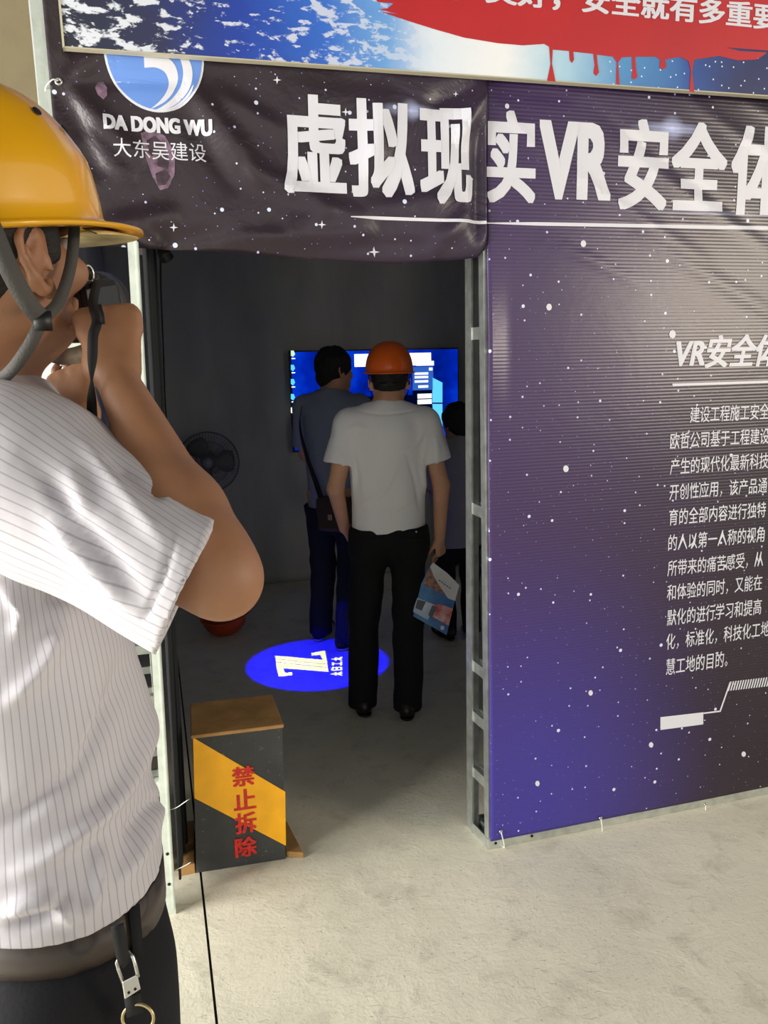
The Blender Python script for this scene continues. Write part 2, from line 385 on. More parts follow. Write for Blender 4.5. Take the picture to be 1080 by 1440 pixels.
# ------------------------------------------------------------------ signed-distance modelling
class Vol:
    def __init__(s, lo, hi, h):
        s.lo = np.array(lo, np.float32); s.h = h
        s.n = np.ceil((np.array(hi)-np.array(lo))/h).astype(int)+1
        s.a = np.full(s.n, .08, np.float32)
    def block(s, lo, hi):
        i0 = np.maximum(0, np.floor((np.array(lo)-s.lo)/s.h).astype(int)); i1 = np.minimum(s.n, np.ceil((np.array(hi)-s.lo)/s.h).astype(int)+1)
        if np.any(i1 <= i0): return None
        ax = [(s.lo[k]+s.h*np.arange(i0[k], i1[k])).astype(np.float32) for k in range(3)]
        return (slice(i0[0], i1[0]), slice(i0[1], i1[1]), slice(i0[2], i1[2])), np.meshgrid(*ax, indexing='ij', sparse=True)
    def put(s, sl, d, k, op):
        a = s.a[sl]
        if op == 'sub': d = -d
        sg = 1 if op == 'add' else -1
        if k > 0:
            h = np.clip(k-np.abs(a-d), 0, None)/k
            r = (np.minimum(a, d)-h*h*k*.25) if sg == 1 else (np.maximum(a, d)+h*h*k*.25)
        else: r = np.minimum(a, d) if sg == 1 else np.maximum(a, d)
        s.a[sl] = r
    def cone(s, a, b, r1, r2, k=.02, flat=None, op='add'):
        """tapered capsule; flat=(axis, f): thickness along axis divided by f"""
        a = np.array(a, np.float32); b = np.array(b, np.float32)
        m = max(r1, r2)+.05+k
        bl = s.block(np.minimum(a, b)-m, np.maximum(a, b)+m)
        if bl is None: return s
        sl, (X, Y, Z) = bl; ba = b-a; L2 = max(float(ba@ba), 1e-9)
        x, y, z = X-a[0], Y-a[1], Z-a[2]
        t = np.clip((x*ba[0]+y*ba[1]+z*ba[2])/L2, 0, 1)
        x = x-t*ba[0]; y = y-t*ba[1]; z = z-t*ba[2]
        if flat is not None:
            ax = np.array(flat[0], np.float32); ax /= np.linalg.norm(ax); q = (x*ax[0]+y*ax[1]+z*ax[2])*(flat[1]-1)
            x = x+q*ax[0]; y = y+q*ax[1]; z = z+q*ax[2]
        d = np.sqrt(x*x+y*y+z*z)-(r1+(r2-r1)*t)
        s.put(sl, d, k, op); return s
    def ell(s, c, r, Rm=None, k=.02, op='add'):
        c = np.array(c, np.float32); m = max(r)+.05+k
        bl = s.block(c-m, c+m)
        if bl is None: return s
        sl, (X, Y, Z) = bl; x, y, z = X-c[0], Y-c[1], Z-c[2]
        if Rm is not None:
            x, y, z = [x*float(Rm[0][i])+y*float(Rm[1][i])+z*float(Rm[2][i]) for i in range(3)]
        k0 = np.sqrt((x/r[0])**2+(y/r[1])**2+(z/r[2])**2); k1 = np.sqrt((x/r[0]**2)**2+(y/r[1]**2)**2+(z/r[2]**2)**2)+1e-9
        s.put(sl, (k0*(k0-1)/k1).astype(np.float32), k, op); return s
    def cut(s, p, n, k=0):
        """remove the side the normal points to"""
        n = np.array(n, np.float32); n /= np.linalg.norm(n); p = np.array(p, np.float32)
        ax = [(s.lo[i]+s.h*np.arange(s.n[i])).astype(np.float32) for i in range(3)]
        d = (ax[0][:, None, None]-p[0])*n[0]+(ax[1][None, :, None]-p[1])*n[1]+(ax[2][None, None, :]-p[2])*n[2]
        s.put((slice(None),)*3, d, k, 'int') if False else None
        if k > 0:
            h = np.clip(k-np.abs(s.a-d), 0, None)/k; s.a = np.maximum(s.a, d)+h*h*k*.25
        else: s.a = np.maximum(s.a, d)
        return s
    def nets(s):
        a = s.a; a[0] = a[-1] = .05; a[:, 0] = a[:, -1] = .05; a[:, :, 0] = a[:, :, -1] = .05
        neg = a < 0
        c = np.zeros(np.array(a.shape)-1, np.int8)
        for dx in (0, 1):
            for dy in (0, 1):
                for dz in (0, 1):
                    c += neg[dx:dx+c.shape[0], dy:dy+c.shape[1], dz:dz+c.shape[2]]
        act = (c > 0) & (c < 8); idx = np.argwhere(act)
        ids = np.full(c.shape, -1, np.int32); ids[act] = np.arange(len(idx))
        acc = np.zeros((len(idx), 3), np.float32); cnt = np.zeros(len(idx), np.float32)
        cor = [(i, j, k) for i in (0, 1) for j in (0, 1) for k in (0, 1)]
        val = {q: a[idx[:, 0]+q[0], idx[:, 1]+q[1], idx[:, 2]+q[2]] for q in cor}
        for q in cor:
            for ax in range(3):
                if q[ax]: continue
                q2 = list(q); q2[ax] = 1; q2 = tuple(q2)
                v0, v1 = val[q], val[q2]; m = (v0 < 0) != (v1 < 0)
                t = np.where(m, v0/np.where(m, v0-v1, 1), 0)
                for d in range(3): acc[:, d] += np.where(m, q[d]+(t if d == ax else 0), 0)
                cnt += m
        vs = (idx+acc/cnt[:, None])*s.h+s.lo
        faces = []
        for ax in range(3):
            sl0 = [slice(None)]*3; sl1 = [slice(None)]*3; sl0[ax] = slice(0, -1); sl1[ax] = slice(1, None)
            n0 = neg[tuple(sl0)]; n1 = neg[tuple(sl1)]
            e = np.argwhere(n0 != n1); o1, o2 = [k for k in range(3) if k != ax]
            e = e[(e[:, o1] > 0) & (e[:, o2] > 0) & (e[:, o1] < c.shape[o1]) & (e[:, o2] < c.shape[o2])]
            fl = n0[e[:, 0], e[:, 1], e[:, 2]]
            def g(d1, d2):
                q = e.copy(); q[:, o1] -= d1; q[:, o2] -= d2; return ids[q[:, 0], q[:, 1], q[:, 2]]
            quad = np.stack([g(1, 1), g(0, 1), g(0, 0), g(1, 0)], 1)
            if ax == 1: fl = ~fl
            quad[~fl] = quad[~fl][:, ::-1]; faces.append(quad)
        faces = np.concatenate(faces); faces = faces[(faces >= 0).all(1)]
        return vs.astype(np.float32), faces
def np_mesh(name, vs, fs, mat, parent=None, stripe=None):
    if parent is not None:
        inv = np.array(wm(parent).inverted()); vs = vs@inv[:3, :3].T+inv[:3, 3]
    me = bpy.data.meshes.new(name); me.vertices.add(len(vs)); me.vertices.foreach_set('co', np.ascontiguousarray(vs, np.float32).ravel())
    me.loops.add(len(fs)*4); me.polygons.add(len(fs))
    me.polygons.foreach_set('loop_start', np.arange(0, len(fs)*4, 4, dtype=np.int32))
    me.loops.foreach_set('vertex_index', fs.astype(np.int32).ravel()); me.update(calc_edges=True); me.validate()
    if stripe is not None:
        at = me.attributes.new('stripe', 'FLOAT', 'POINT'); at.data.foreach_set('value', stripe.astype(np.float32))
    return link(name, me, mat, parent, True)
def vnormals(vs, fs):
    n = np.cross(vs[fs[:, 2]]-vs[fs[:, 0]], vs[fs[:, 3]]-vs[fs[:, 1]]); out = np.zeros_like(vs)
    for k in range(4): np.add.at(out, fs[:, k], n)
    return out/(np.linalg.norm(out, axis=1)[:, None]+1e-12)
def ripple(vs, fs, amp, freq, stretch=(1, 1, 1), seed=0):
    n = vnormals(vs, fs); off = Vector((seed*7.3, seed*3.1, seed*1.9))
    st = Vector(stretch)
    d = np.array([noise.noise(Vector((v[0]*st.x*freq, v[1]*st.y*freq, v[2]*st.z*freq))+off)+.5*noise.noise(Vector((v[0]*st.x*freq, v[1]*st.y*freq, v[2]*st.z*freq))*2.1+off) for v in vs.tolist()], np.float32)
    fz = np.clip((vs[:, 2]-vs[:, 2].min())/.07, .2, 1)
    return vs+n*(d*amp*fz)[:, None]

# ================================================================== STRUCTURE
D_BACK = -(on_floor(393, 820)-A0).dot(N)
s_out_b = sz(140, 1290)[0]
S_LEFT = sz(104, 520)[0]-.03
S_RIGHT = 2.05
TENT_H = 2.62
# floor: two slabs either side of a joint that runs straight into the tent
J0 = on_floor(305, 1440); J1 = on_floor(283, 1235)
JD = (J1-J0); JD.z = 0; JD.normalize(); JN = Vector((JD.y, -JD.x, 0))
floor = empty('floor', (0, 0, 0)); tag(floor, kind='structure')
def quadplate(name, pts, z0, z1, mat, parent):
    c = [Vector((p.x, p.y, z0)) for p in pts]+[Vector((p.x, p.y, z1)) for p in pts]
    return hexa(name, c, mat, parent)
def jp(along, side): return J0+JD*along+JN*side
quadplate('concrete_slab', [jp(-6, -9), jp(-6, -.0035), jp(14, -.0035), jp(14, -9)], -.12, 0, M['floor'], floor)
quadplate('concrete_slab', [jp(-6, .0035), jp(-6, 10), jp(14, 10), jp(14, .0035)], -.12, 0, M['floor'], floor)
quadplate('joint_bed', [jp(-6, -.02), jp(-6, .02), jp(14, .02), jp(14, -.02)], -.11, -.012, M['hole'], floor)

def wallbox(name, s0, s1, z0, z1, o0, o1, mat):
    return tag(fbox(name, s0, s1, z0, z1, o0, o1, mat), kind='structure')
# back cloth wall with gentle folds
def clothwall(name, fn, nu, nv, mat):
    vs = [fn(i/nu, j/nv) for j in range(nv+1) for i in range(nu+1)]
    fs = [(j*(nu+1)+i, j*(nu+1)+i+1, (j+1)*(nu+1)+i+1, (j+1)*(nu+1)+i) for j in range(nv) for i in range(nu)]
    o = mesh(name, vs, fs, mat, None, True); sm = o.modifiers.new('thick', 'SOLIDIFY'); sm.thickness = .01; sm.offset = -1
    return tag(o, kind='structure')
def fold(a, b, k): return .018*noise.noise(Vector((a*2.2+b*.5, b*.45, k)))+.008*noise.noise(Vector((a*5-b*1.5, b*1.1, k+9)))
clothwall('wall_back', lambda u, v: FW(S_LEFT+(S_RIGHT-S_LEFT)*u, TENT_H*v, -D_BACK+fold(u*4, v*2.6, 1)), 70, 40, M['tent_cloth'])
clothwall('wall_left', lambda u, v: FW(S_LEFT+fold(u*4, v*2.6, 4), TENT_H*v, -.20-(D_BACK-.20)*u), 50, 30, M['tent_cloth'])
clothwall('wall_right', lambda u, v: FW(S_RIGHT+fold(u*4, v*2.6, 7), TENT_H*v, -.20-(D_BACK-.20)*(1-u)), 50, 30, M['tent_cloth'])
wallbox('ceiling', S_LEFT-.02, S_RIGHT+.02, TENT_H, TENT_H+.02, -D_BACK-.02, -.12, M['tent_cloth'])
# hall wall far left with a wide gateway to the daylight
hw = empty('wall_hall', (-3.5, 8.6, 0)); tag(hw, kind='structure')
def wb(name, x0, x1, y0, y1, z0, z1, mat, parent):
    c = [(x0, y0, z0), (x1, y0, z0), (x1, y1, z0), (x0, y1, z0), (x0, y0, z1), (x1, y0, z1), (x1, y1, z1), (x0, y1, z1)]
    return hexa(name, [Vector(q) for q in c], mat, parent)
wb('wall_panel', -9.0, -5.6, 8.6, 8.8, 0, 6.2, M['concrete_wall'], hw)
wb('wall_panel', -1.9, 4.5, 8.6, 8.8, 0, 6.2, M['concrete_wall'], hw)
wb('wall_panel', -5.6, -1.9, 8.6, 8.8, 2.75, 6.2, M['concrete_wall'], hw)
wb('cornice', -9.0, 4.5, 8.5, 8.6, 5.62, 5.78, M['white_print'], hw)

hr_ = wb('ceiling_added', -9.0, 9.0, -8.5, 8.8, 6.2, 6.3, M['dark_grey_plastic'], None); tag(hr_, kind='structure')  # unseen roof, added to cut the overhead light reaching the floor

# ================================================================== STEEL FRAMES
def bolt(p, n, parent, r=.005):
    lathe('bolt_hole', [(0, .0012), (r, .0012), (r, -.002)], p, n, M['hole'], parent, 8, False)
def cpost(name, a, b, w, dpt, mat, parent, flip=1):
    """C channel: web facing the viewer, flanges going back"""
    t = .003
    pr = [(0, 0), (w, 0), (w, -dpt), (w-t, -dpt), (w-t, -t), (t, -t), (t, -dpt), (0, -dpt)]
    # middle groove on the web
    return prism(name, pr, a, b, E, N, mat, parent)
# --- left frame
lf = empty('steel_frame', sz_p := FW(sz(243, 1264)[0], 0, 0), 'pale galvanised steel ladder frame at left, beside the striped box and behind the photographer', 'frame')
sb, _ = sz(232.5, 1262); st_, zt_ = sz(179.5, 347)
sl = (st_-sb)/zt_
wI = sz(246, 1264)[0]-sb
def inner_s(z): return sb+sl*z
ztop = 2.5
cpost('post', FW(sb, 0, 0), FW(inner_s(ztop), ztop, 0), wI, .04, M['steel_light'], lf)
prism('post_lip', [(0, 0), (.004, 0), (.004, .006), (0, .006)], FW(sb+wI*.72, 0.02, .0), FW(inner_s(ztop)+wI*.72, ztop, .0), E, N, M['steel_light'], lf)
so, zo = sz(69, 20)
cpost('post', FW(S_LEFT+.02, 0, 0), FW(so-.018, 2.75, 0), .036, .04, M['steel_light'], lf)
cpost('post', FW(S_LEFT-.02, 0, -.15), FW(so-.05, 2.75, -.15), .036, .04, M['steel_light'], lf)
for py in (1107, 1148, 1184, 1262):
    z = sz(228, py)[1]; z = max(z, .018)
    fbox('rung', S_LEFT+.04, inner_s(z)+.002, z-.016, z+.016, -.035, -.003, M['steel_light'], lf, .002)
    bolt(FW(inner_s(z)-.035, z, -.003), N, lf)
for z in (.62, .78, .94, 1.4, 1.95):
    fbox('rung', S_LEFT+.04, inner_s(z)+.002, z-.014, z+.014, -.16, -.13, M['steel'], lf, .002)
for py in (1200, 1243): bolt(FW(inner_s(sz(240, py)[1])+wI*.45, sz(240, py)[1], .0), N, lf)
# a ladder section standing behind the frame: the close row of flat bars beside the post
ld = empty('ladder_section', FW(sb-.25, 0, -.22), 'dull steel ladder section with close flat bars, behind the pale left post', 'ladder frame')
for ss in (sb-.34, sb+.005):
    fbox('side_rail', ss, ss+.025, 0, 1.05, -.24, -.215, M['steel'], ld, .002)
for i in range(15):
    z = .06+i*.068
    fbox('bar', sb-.315, sb+.005, z, z+.022, -.235, -.22, M['steel'], ld)
# --- right frame
pr_ = on_floor(659, 1163); off_r = (pr_-A0).dot(N); s_r = (pr_-A0).dot(E)
rf = empty('steel_frame', FW(0, 0, off_r/2), 'galvanised steel frame carrying the purple panel, with open rungs on the right of the doorway', 'frame')
s_rt = sz(655.5, 372, off_r)[0]; s_rb = sz(658, 1163, off_r)[0]
w_r = sz(668, 700, off_r)[0]-sz(656.5, 700, off_r)[0]
cpost('post', FW(s_rb, 0, off_r+.03), FW(s_rb+(s_rt-s_rb)*1.35, 2.62, off_r+.03), w_r, .04, M['steel'], rf)
prism('post_lip', [(0, 0), (.006, 0), (.006, .008), (0, .008)], FW(s_rb, 0, off_r+.031), FW(s_rb+(s_rt-s_rb)*1.35, 2.62, off_r+.031), E, N, M['steel'], rf)
s_fb = sz(688, 1190)[0]; s_ft = sz(680, 372)[0]
def fr_s(z): return s_fb+(s_ft-s_fb)*z/1.9
cpost('post', FW(fr_s(0)+.002, 0, -.008), FW(fr_s(2.6)+.002, 2.6, -.008), .034, .035, M['steel'], rf)
for py in (470, 712, 930, 1000, 1078):
    z = sz(662, py, off_r)[1]
    a = FW(s_rb+(s_rt-s_rb)*z/1.95+.004, z, off_r+.03); b_ = FW(fr_s(z)+.003, z, -.03)
    d = (b_-a); d.z = 0; d.normalize(); sd = -Vector((d.y, -d.x, 0)); sd = sd if sd.dot(E) > 0 else -sd
    prism('rung', [(0, -.018), (.034, -.018), (.034, .018), (.026, .018), (.026, .010), (.008, .010), (.008, .018), (0, .018)], a, b_, sd, UP, M['steel'], rf)
    bolt(a+UP*-.035+N*.0, N, rf, .004)
a = FW(s_rb+.002, .018, off_r+.03); b_ = FW(fr_s(0)+.003, .018, -.012); d = (b_-a).normalized(); sd = Vector((d.y, -d.x, 0)); sd = sd if sd.dot(E) > 0 else -sd
prism('bottom_rail', [(0, -.018), (.036, -.018), (.036, .018), (.032, .018), (.032, -.014), (.004, -.014), (.004, .018), (0, .018)], a, b_, sd, UP, M['steel'], rf)
fbox('bottom_rail', fr_s(0)+.0, 1.95, 0, .036, -.045, -.009, M['steel'], rf, .002)
fbox('bottom_rail', s_rb, 1.95, 0, .034, off_r-.01, off_r+.02, M['steel'], rf, .002)
for s_ in (.7, 1.35, 1.93):
    fbox('post', s_, s_+.036, 0, 2.6, -.05, -.012, M['steel'], rf)
for px, py in ((748, 1183), (697, 1189)): bolt(FW(sz(px, py, -.008)[0], .02, -.008), N, rf, .005)
# header beams carrying the hanging sheets
for z_ in (1.93, 2.56):
    fbox('header_beam', inner_s(z_)+wI, s_rb-.004, z_, z_+.03, -.045, -.012, M['steel'], lf)

# ================================================================== PRINTED SHEETS
def fmesh(name, pts, fs, mat, parent=None, smooth=False):
    """mesh in frame-local coordinates (s, z, off)"""
    me = bpy.data.meshes.new(name); me.from_pydata([tuple(p) for p in pts], [], fs); me.update()
    o = bpy.data.objects.new(name, me); COL.objects.link(o); me.materials.append(mat)
    if smooth: me.polygons.foreach_set('use_smooth', [True]*len(me.polygons))
    if parent is None: o.matrix_world = FM
    else: o.parent = parent
    return o
def textmesh(txt, offset=0.0, res=3):
    """glyph outlines; heavier weights are made by overprinting shifted copies"""
    c = bpy.data.curves.new('t', 'FONT'); c.body = txt; c.size = 1; c.resolution_u = res
    c.fill_mode = 'FRONT'
    o = bpy.data.objects.new('t', c); COL.objects.link(o)
    me = bpy.data.meshes.new_from_object(o); bpy.data.objects.remove(o); bpy.data.curves.remove(c)
    if offset:
        bm = bmesh.new(); q5 = (-1, -.5, 0, .5, 1) if offset > .029 else (-1, 0, 1); sh9 = [(a, b) for a in q5 for b in q5]
        for i, (dx, dy) in enumerate(sh9):
            dx *= offset*.9; dy *= offset*.62
            n0 = len(bm.verts); bm.from_mesh(me); bm.verts.ensure_lookup_table()
            for v_ in bm.verts[n0:]: v_.co.x += dx*1.25; v_.co.y += dy; v_.co.z = i*.00003
        bm.to_mesh(me); bm.free()
    co = np.zeros(len(me.vertices)*3, np.float32); me.vertices.foreach_get('co', co); return me, co.reshape(-1, 3)
def lettering(txt, s0, s1, z0, z1, mat, parent, relief=None, lift=.0016, offset=.02, shear=0.0, name='lettering', maxs=None, res=3):
    me, co = textmesh(txt, offset, res)
    lo = co.min(0); hi = co.max(0)
    x = (co[:, 0]-lo[0])/(hi[0]-lo[0]); y = (co[:, 1]-lo[1])/(hi[1]-lo[1])
    X = s0+(s1-s0)*x+shear*(z1-z0)*y; Y = z0+(z1-z0)*y
    co2 = np.stack([X, Y, co[:, 2]], 1); me.vertices.foreach_set('co', co2.astype(np.float32).ravel()); me.update()
    bm = bmesh.new(); bm.from_mesh(me)
    if relief:
        for ax, a, b in ((0, s0, s1+shear*(z1-z0)), (1, z0, z1)):
            q = a+.02
            while q < b:
                pc = Vector((q, 0, 0)) if ax == 0 else Vector((0, q, 0)); pn = Vector((1, 0, 0)) if ax == 0 else Vector((0, 1, 0))
                bmesh.ops.bisect_plane(bm, geom=bm.verts[:]+bm.edges[:]+bm.faces[:], plane_co=pc, plane_no=pn); q += .02
    for v in bm.verts: v.co.z += lift+(relief(v.co.x, v.co.y) if relief else 0)
    for f in bm.faces:
        if f.normal.z < 0: f.normal_flip()
    bm.to_mesh(me); bm.free(); me.name = name
    o = bpy.data.objects.new(name, me); COL.objects.link(o); me.materials.clear(); me.materials.append(mat); o.parent = parent
    return o
def poly(pts, mat, parent, lift, relief=None, name='print', px=True, off=0.0):
    q = [sz(*p, off) for p in pts] if px else pts
    bm = bmesh.new(); vs = [bm.verts.new((a, b, 0)) for a, b in q]; f = bm.faces.new(vs); f.normal_update(); bmesh.ops.triangulate(bm, faces=[f])
    if relief:
        for ax in (0, 1):
            a = min(p[ax] for p in q); b = max(p[ax] for p in q); t = a+.02
            while t < b:
                pc = Vector((t, 0, 0)) if ax == 0 else Vector((0, t, 0)); pn = Vector((1, 0, 0)) if ax == 0 else Vector((0, 1, 0))
                bmesh.ops.bisect_plane(bm, geom=bm.verts[:]+bm.edges[:]+bm.faces[:], plane_co=pc, plane_no=pn); t += .02
    for v in bm.verts: v.co.z = lift+(relief(v.co.x, v.co.y) if relief else 0)
    for f in bm.faces:
        f.normal_update()
        if f.normal.z < 0: f.normal_flip()
    me = bpy.data.meshes.new(name); bm.to_mesh(me); bm.free()
    o = bpy.data.objects.new(name, me); COL.objects.link(o); me.materials.append(mat); o.parent = parent; return o

# ---- left hanging banner
ridges = []
for (x0, y0, x1, y1, w, a) in [(86, 118, 170, 60, 9, .006), (86, 118, 260, 118, 8, -.004), (90, 122, 200, 230, 11, .009), (88, 124, 140, 250, 12, -.008),
        (86, 118, 130, 20, 8, -.006), (270, 125, 372, 262, 12, .010), (250, 150, 330, 270, 10, -.007), (300, 130, 400, 190, 10, .006), (120, 190, 190, 260, 10, .007), (130, 330, 250, 300, 13, .012), (140, 345, 330, 330, 10, -.010),
        (190, 330, 230, 345, 9, .016), (260, 345, 520, 330, 12, .008), (330, 350, 660, 345, 10, -.007), (400, 320, 470, 300, 12, .006),
        (683, 120, 640, 200, 12, .012), (683, 118, 600, 150, 11, -.008), (672, 180, 668, 340, 9, -.012), (655, 300, 600, 360, 12, .008), (500, 300, 640, 280, 14, .006), (420, 100, 560, 120, 13, -.005), (540, 120, 520, 250, 16, .006), (350, 240, 520, 320, 12, .007)]:
    ridges.append((sz(x0, y0), sz(x1, y1), w*.0022, a))
def relief(s, z):
    d = .006*noise.noise(Vector((s*4, z*4, 0)))+.002*noise.noise(Vector((s*13, z*9, 3)))
    for (a, b, w, am) in ridges:
        vx, vy = b[0]-a[0], b[1]-a[1]; t = ((s-a[0])*vx+(z-a[1])*vy)/(vx*vx+vy*vy)
        if -.15 < t < 1.15:
            dd = abs((s-a[0])*vy-(z-a[1])*vx)/math.sqrt(vx*vx+vy*vy)
            if dd < 3*w: d += am*math.exp(-(dd/w)**2)*max(0, 1-abs(2*t-1)**3/1.4)
    return d*1.5+.016
bot = [sz(*p) for p in [(78, 338), (112, 344), (190, 347), (215, 350), (300, 353), (420, 363), (560, 371), (640, 366), (672, 362), (683, 350)]]
def bot_z(s):
    for (a, b) in zip(bot, bot[1:]):
        if a[0] <= s <= b[0]: return a[1]+(b[1]-a[1])*(s-a[0])/(b[0]-a[0])
    return bot[0][1] if s < bot[0][0] else bot[-1][1]
bs0 = sz(78, 200)[0]; bs1 = sz(682, 230)[0]; btop = 2.80
nu, nv = 130, 80; vs = []; fs = []
for j in range(nv+1):
    for i in range(nu+1):
        u = i/nu; v = j/nv
        s = bs0+(bs1-bs0)*u; zb = bot_z(s); z = zb+(btop-zb)*v
        vs.append((s, z, relief(s, z)+(.02*(1-v/.06)**2*-1 if v < .06 else 0)))
fs = [(j*(nu+1)+i, j*(nu+1)+i+1, (j+1)*(nu+1)+i+1, (j+1)*(nu+1)+i) for j in range(nv) for i in range(nu)]
ban = fmesh('banner', vs, fs, M['banner'], None, True)
m_ = ban.modifiers.new('thick', 'SOLIDIFY'); m_.thickness = .0012; m_.offset = -1
tag(ban, 'dark purple cloth banner with white lettering hanging over the doorway', 'banner')
def fit(txt, tl, br, parent, rel=None, **k):
    """tl, br: picture points of the ink box corners (top left, bottom right), same height on the plane"""
    s0, z1 = sz(*tl); s1, z0 = sz(*br); return lettering(txt, s0, s1, z0, z1, M['white_print'], parent, rel, **k)
# title, each glyph boxed on its own
for ch, x0, x1, yt, yb in [('虚', 398, 486, 137, 276), ('拟', 490, 580, 143, 280), ('现', 588, 662, 154, 290)]:
    s0, z0 = sz(x0, yb); s1, _ = sz(x1, yb); _, z1 = sz((x0+x1)/2, yt); _, z0 = sz((x0+x1)/2, yb)
    lettering(ch, s0, s1, z0, z1, M['white_print'], ban, relief, offset=.034, lift=.003, name='title_lettering')
for txt, x0, x1, ya, yb_, of in [('DA DONG WU', 146, 297, 178, 178, .055), ('大东吴建设', 160, 289, 213, 213, .0)]:
    hgt = 22 if of else 26
    s0 = sz(x0, ya)[0]; s1 = sz(x1, ya)[0]; zc = sz((x0+x1)/2, ya+1)[1]; zh = (sz(220, ya-hgt/2)[1]-sz(220, ya+hgt/2)[1])/2
    lettering(txt, s0, s1, zc-zh, zc+zh, M['white_print'], ban, relief, offset=of, lift=.002, name='logo_lettering')
# logo disc, upper part hidden by the board
M['logo_blue'] = plain('logo_blue', srgb(104, 146, 222), .45)
cs, cz = sz(217, 80); rad_s = (sz(286, 80)[0]-sz(147, 80)[0])/2; rad_z = (cz-sz(217, 161)[1])
def ellp(k, n=56, dx=0, dz=0): return [(cs+dx+rad_s*k*math.cos(2*math.pi*i/n), cz+dz+rad_z*k*math.sin(2*math.pi*i/n)) for i in range(n)]
poly(ellp(1.0), M['white_print'], ban, .0016, relief, 'logo_ring', False)
poly(ellp(.955), M['logo_blue'], ban, .0022, relief, 'logo_disc', False)
def crescent(o, i_):
    return [sz(*p) for p in smoothpath2(o)+smoothpath2(i_)[::-1]]
def smoothpath2(p): return [(v.x, v.y) for v in smoothpath([Vector((a, b, 0)) for a, b in p], 6)]
poly(crescent([(202, 79), (225, 80), (243, 92), (250, 112), (244, 132), (231, 147), (210, 158)], [(203, 99), (219, 99), (232, 106), (237, 120), (233, 134), (224, 146), (210, 158)]), M['white_print'], ban, .0028, relief, 'logo_swoosh', False)
poly(crescent([(252, 76), (264, 86), (270, 106), (266, 128), (252, 146), (232, 158), (216, 160)], [(240, 75), (252, 86), (257, 106), (253, 126), (242, 142), (228, 153), (216, 159)]), M['white_print'], ban, .0028, relief, 'logo_swoosh', False)
poly(crescent([(272, 124), (266, 138), (252, 151), (236, 159), (222, 161)], [(270, 125), (262, 138), (250, 149), (235, 157), (222, 160)]), M['white_print'], ban, .0028, relief, 'logo_swoosh', False)
# printed meteorites
M['rock'] = plain('rock_print', srgb(116, 92, 112), .5, nscale=45, namt=.35)
M['rock_dark'] = plain('rock_dark_print', srgb(66, 50, 62), .5, nscale=40, namt=.3)
poly([(137, 118), (146, 117), (151, 126), (151, 137), (146, 143), (138, 136), (134, 126)], M['rock'], ban, .0014, relief, 'rock_print')
rockp = [(198, 190), (214, 184), (232, 194), (246, 218), (245, 248), (236, 266), (225, 269), (214, 250), (204, 222)]
poly(rockp, M['rock'], ban, .0012, relief, 'rock_print')
poly([(206, 200), (218, 193), (230, 206), (238, 228), (236, 240), (222, 236), (210, 218)], M['rock_dark'], ban, .0014, relief, 'rock_print')
poly([(218, 246), (232, 240), (240, 250), (232, 262), (222, 262)], M['rock_dark'], ban, .0014, relief, 'rock_print')
# thin white rule and star glints
def rule(p, q, w, parent, rel, lift=.002):
    n = 24; a = [(p[0]+(q[0]-p[0])*i/n, p[1]+(q[1]-p[1])*i/n) for i in range(n+1)]
    up = [(x, y-w/2*min(1, .3+i/6)) for i, (x, y) in enumerate(a)]; dn = [(x, y+w/2*min(1, .3+i/6)) for i, (x, y) in enumerate(a)]
    poly(up+dn[::-1], M['white_print'], parent, lift, rel, 'rule')
rule((490, 307), (681, 314), 4.5, ban, relief)
def glint(x, y, r, parent, rel):
    pts = []
    for k in range(8):
        a = k*math.pi/4; rr = r if k % 2 == 0 else r*.28; pts.append((x+rr*math.cos(a), y+rr*math.sin(a)))
    poly(pts, M['white_print'], parent, .0022, rel, 'star_print')
for x, y, r in [(244, 321, 6), (525, 355, 8), (450, 318, 6), (388, 116, 6), (484, 160, 6), (640, 133, 4)]: glint(x, y, r, ban, relief)
# grommet + tie at the left edge
gp = FW(*sz(83, 117), .016)
lathe('grommet', [(.0035, .002), (.005, .003), (.009, .003), (.010, 0), (.0035, 0)], gp, N, M['chrome'], ban, 20) if False else None
def fchild(o, parent):        # re-express a world mesh in the local frame of a sheet
    inv = wm(parent).inverted(); o.data.transform(inv); o.parent = parent
def grommet(px, py, parent, off, r=.009):
    p = FW(*sz(px, py), off)
    o = lathe('grommet', [(r*.42, .003), (r*.7, .0042), (r, .003), (r*1.08, 0), (r*.42, -.002), (r*.42, .003)], p, N, M['chrome'], None, 18); fchild(o, parent)
    o = lathe('eyelet_hole', [(0, .0008), (r*.42, .0008)], p, N, M['hole'], None, 12); fchild(o, parent)
    return p
g = grommet(83, 117, ban, relief(*sz(83, 117)))
tube('cable_tie', smoothpath([g+N*.006, g+N*.012-E*.012, FW(*sz(66, 123), .012), FW(*sz(63, 126), -.01)], 5), .0016, M['tie'], lf)

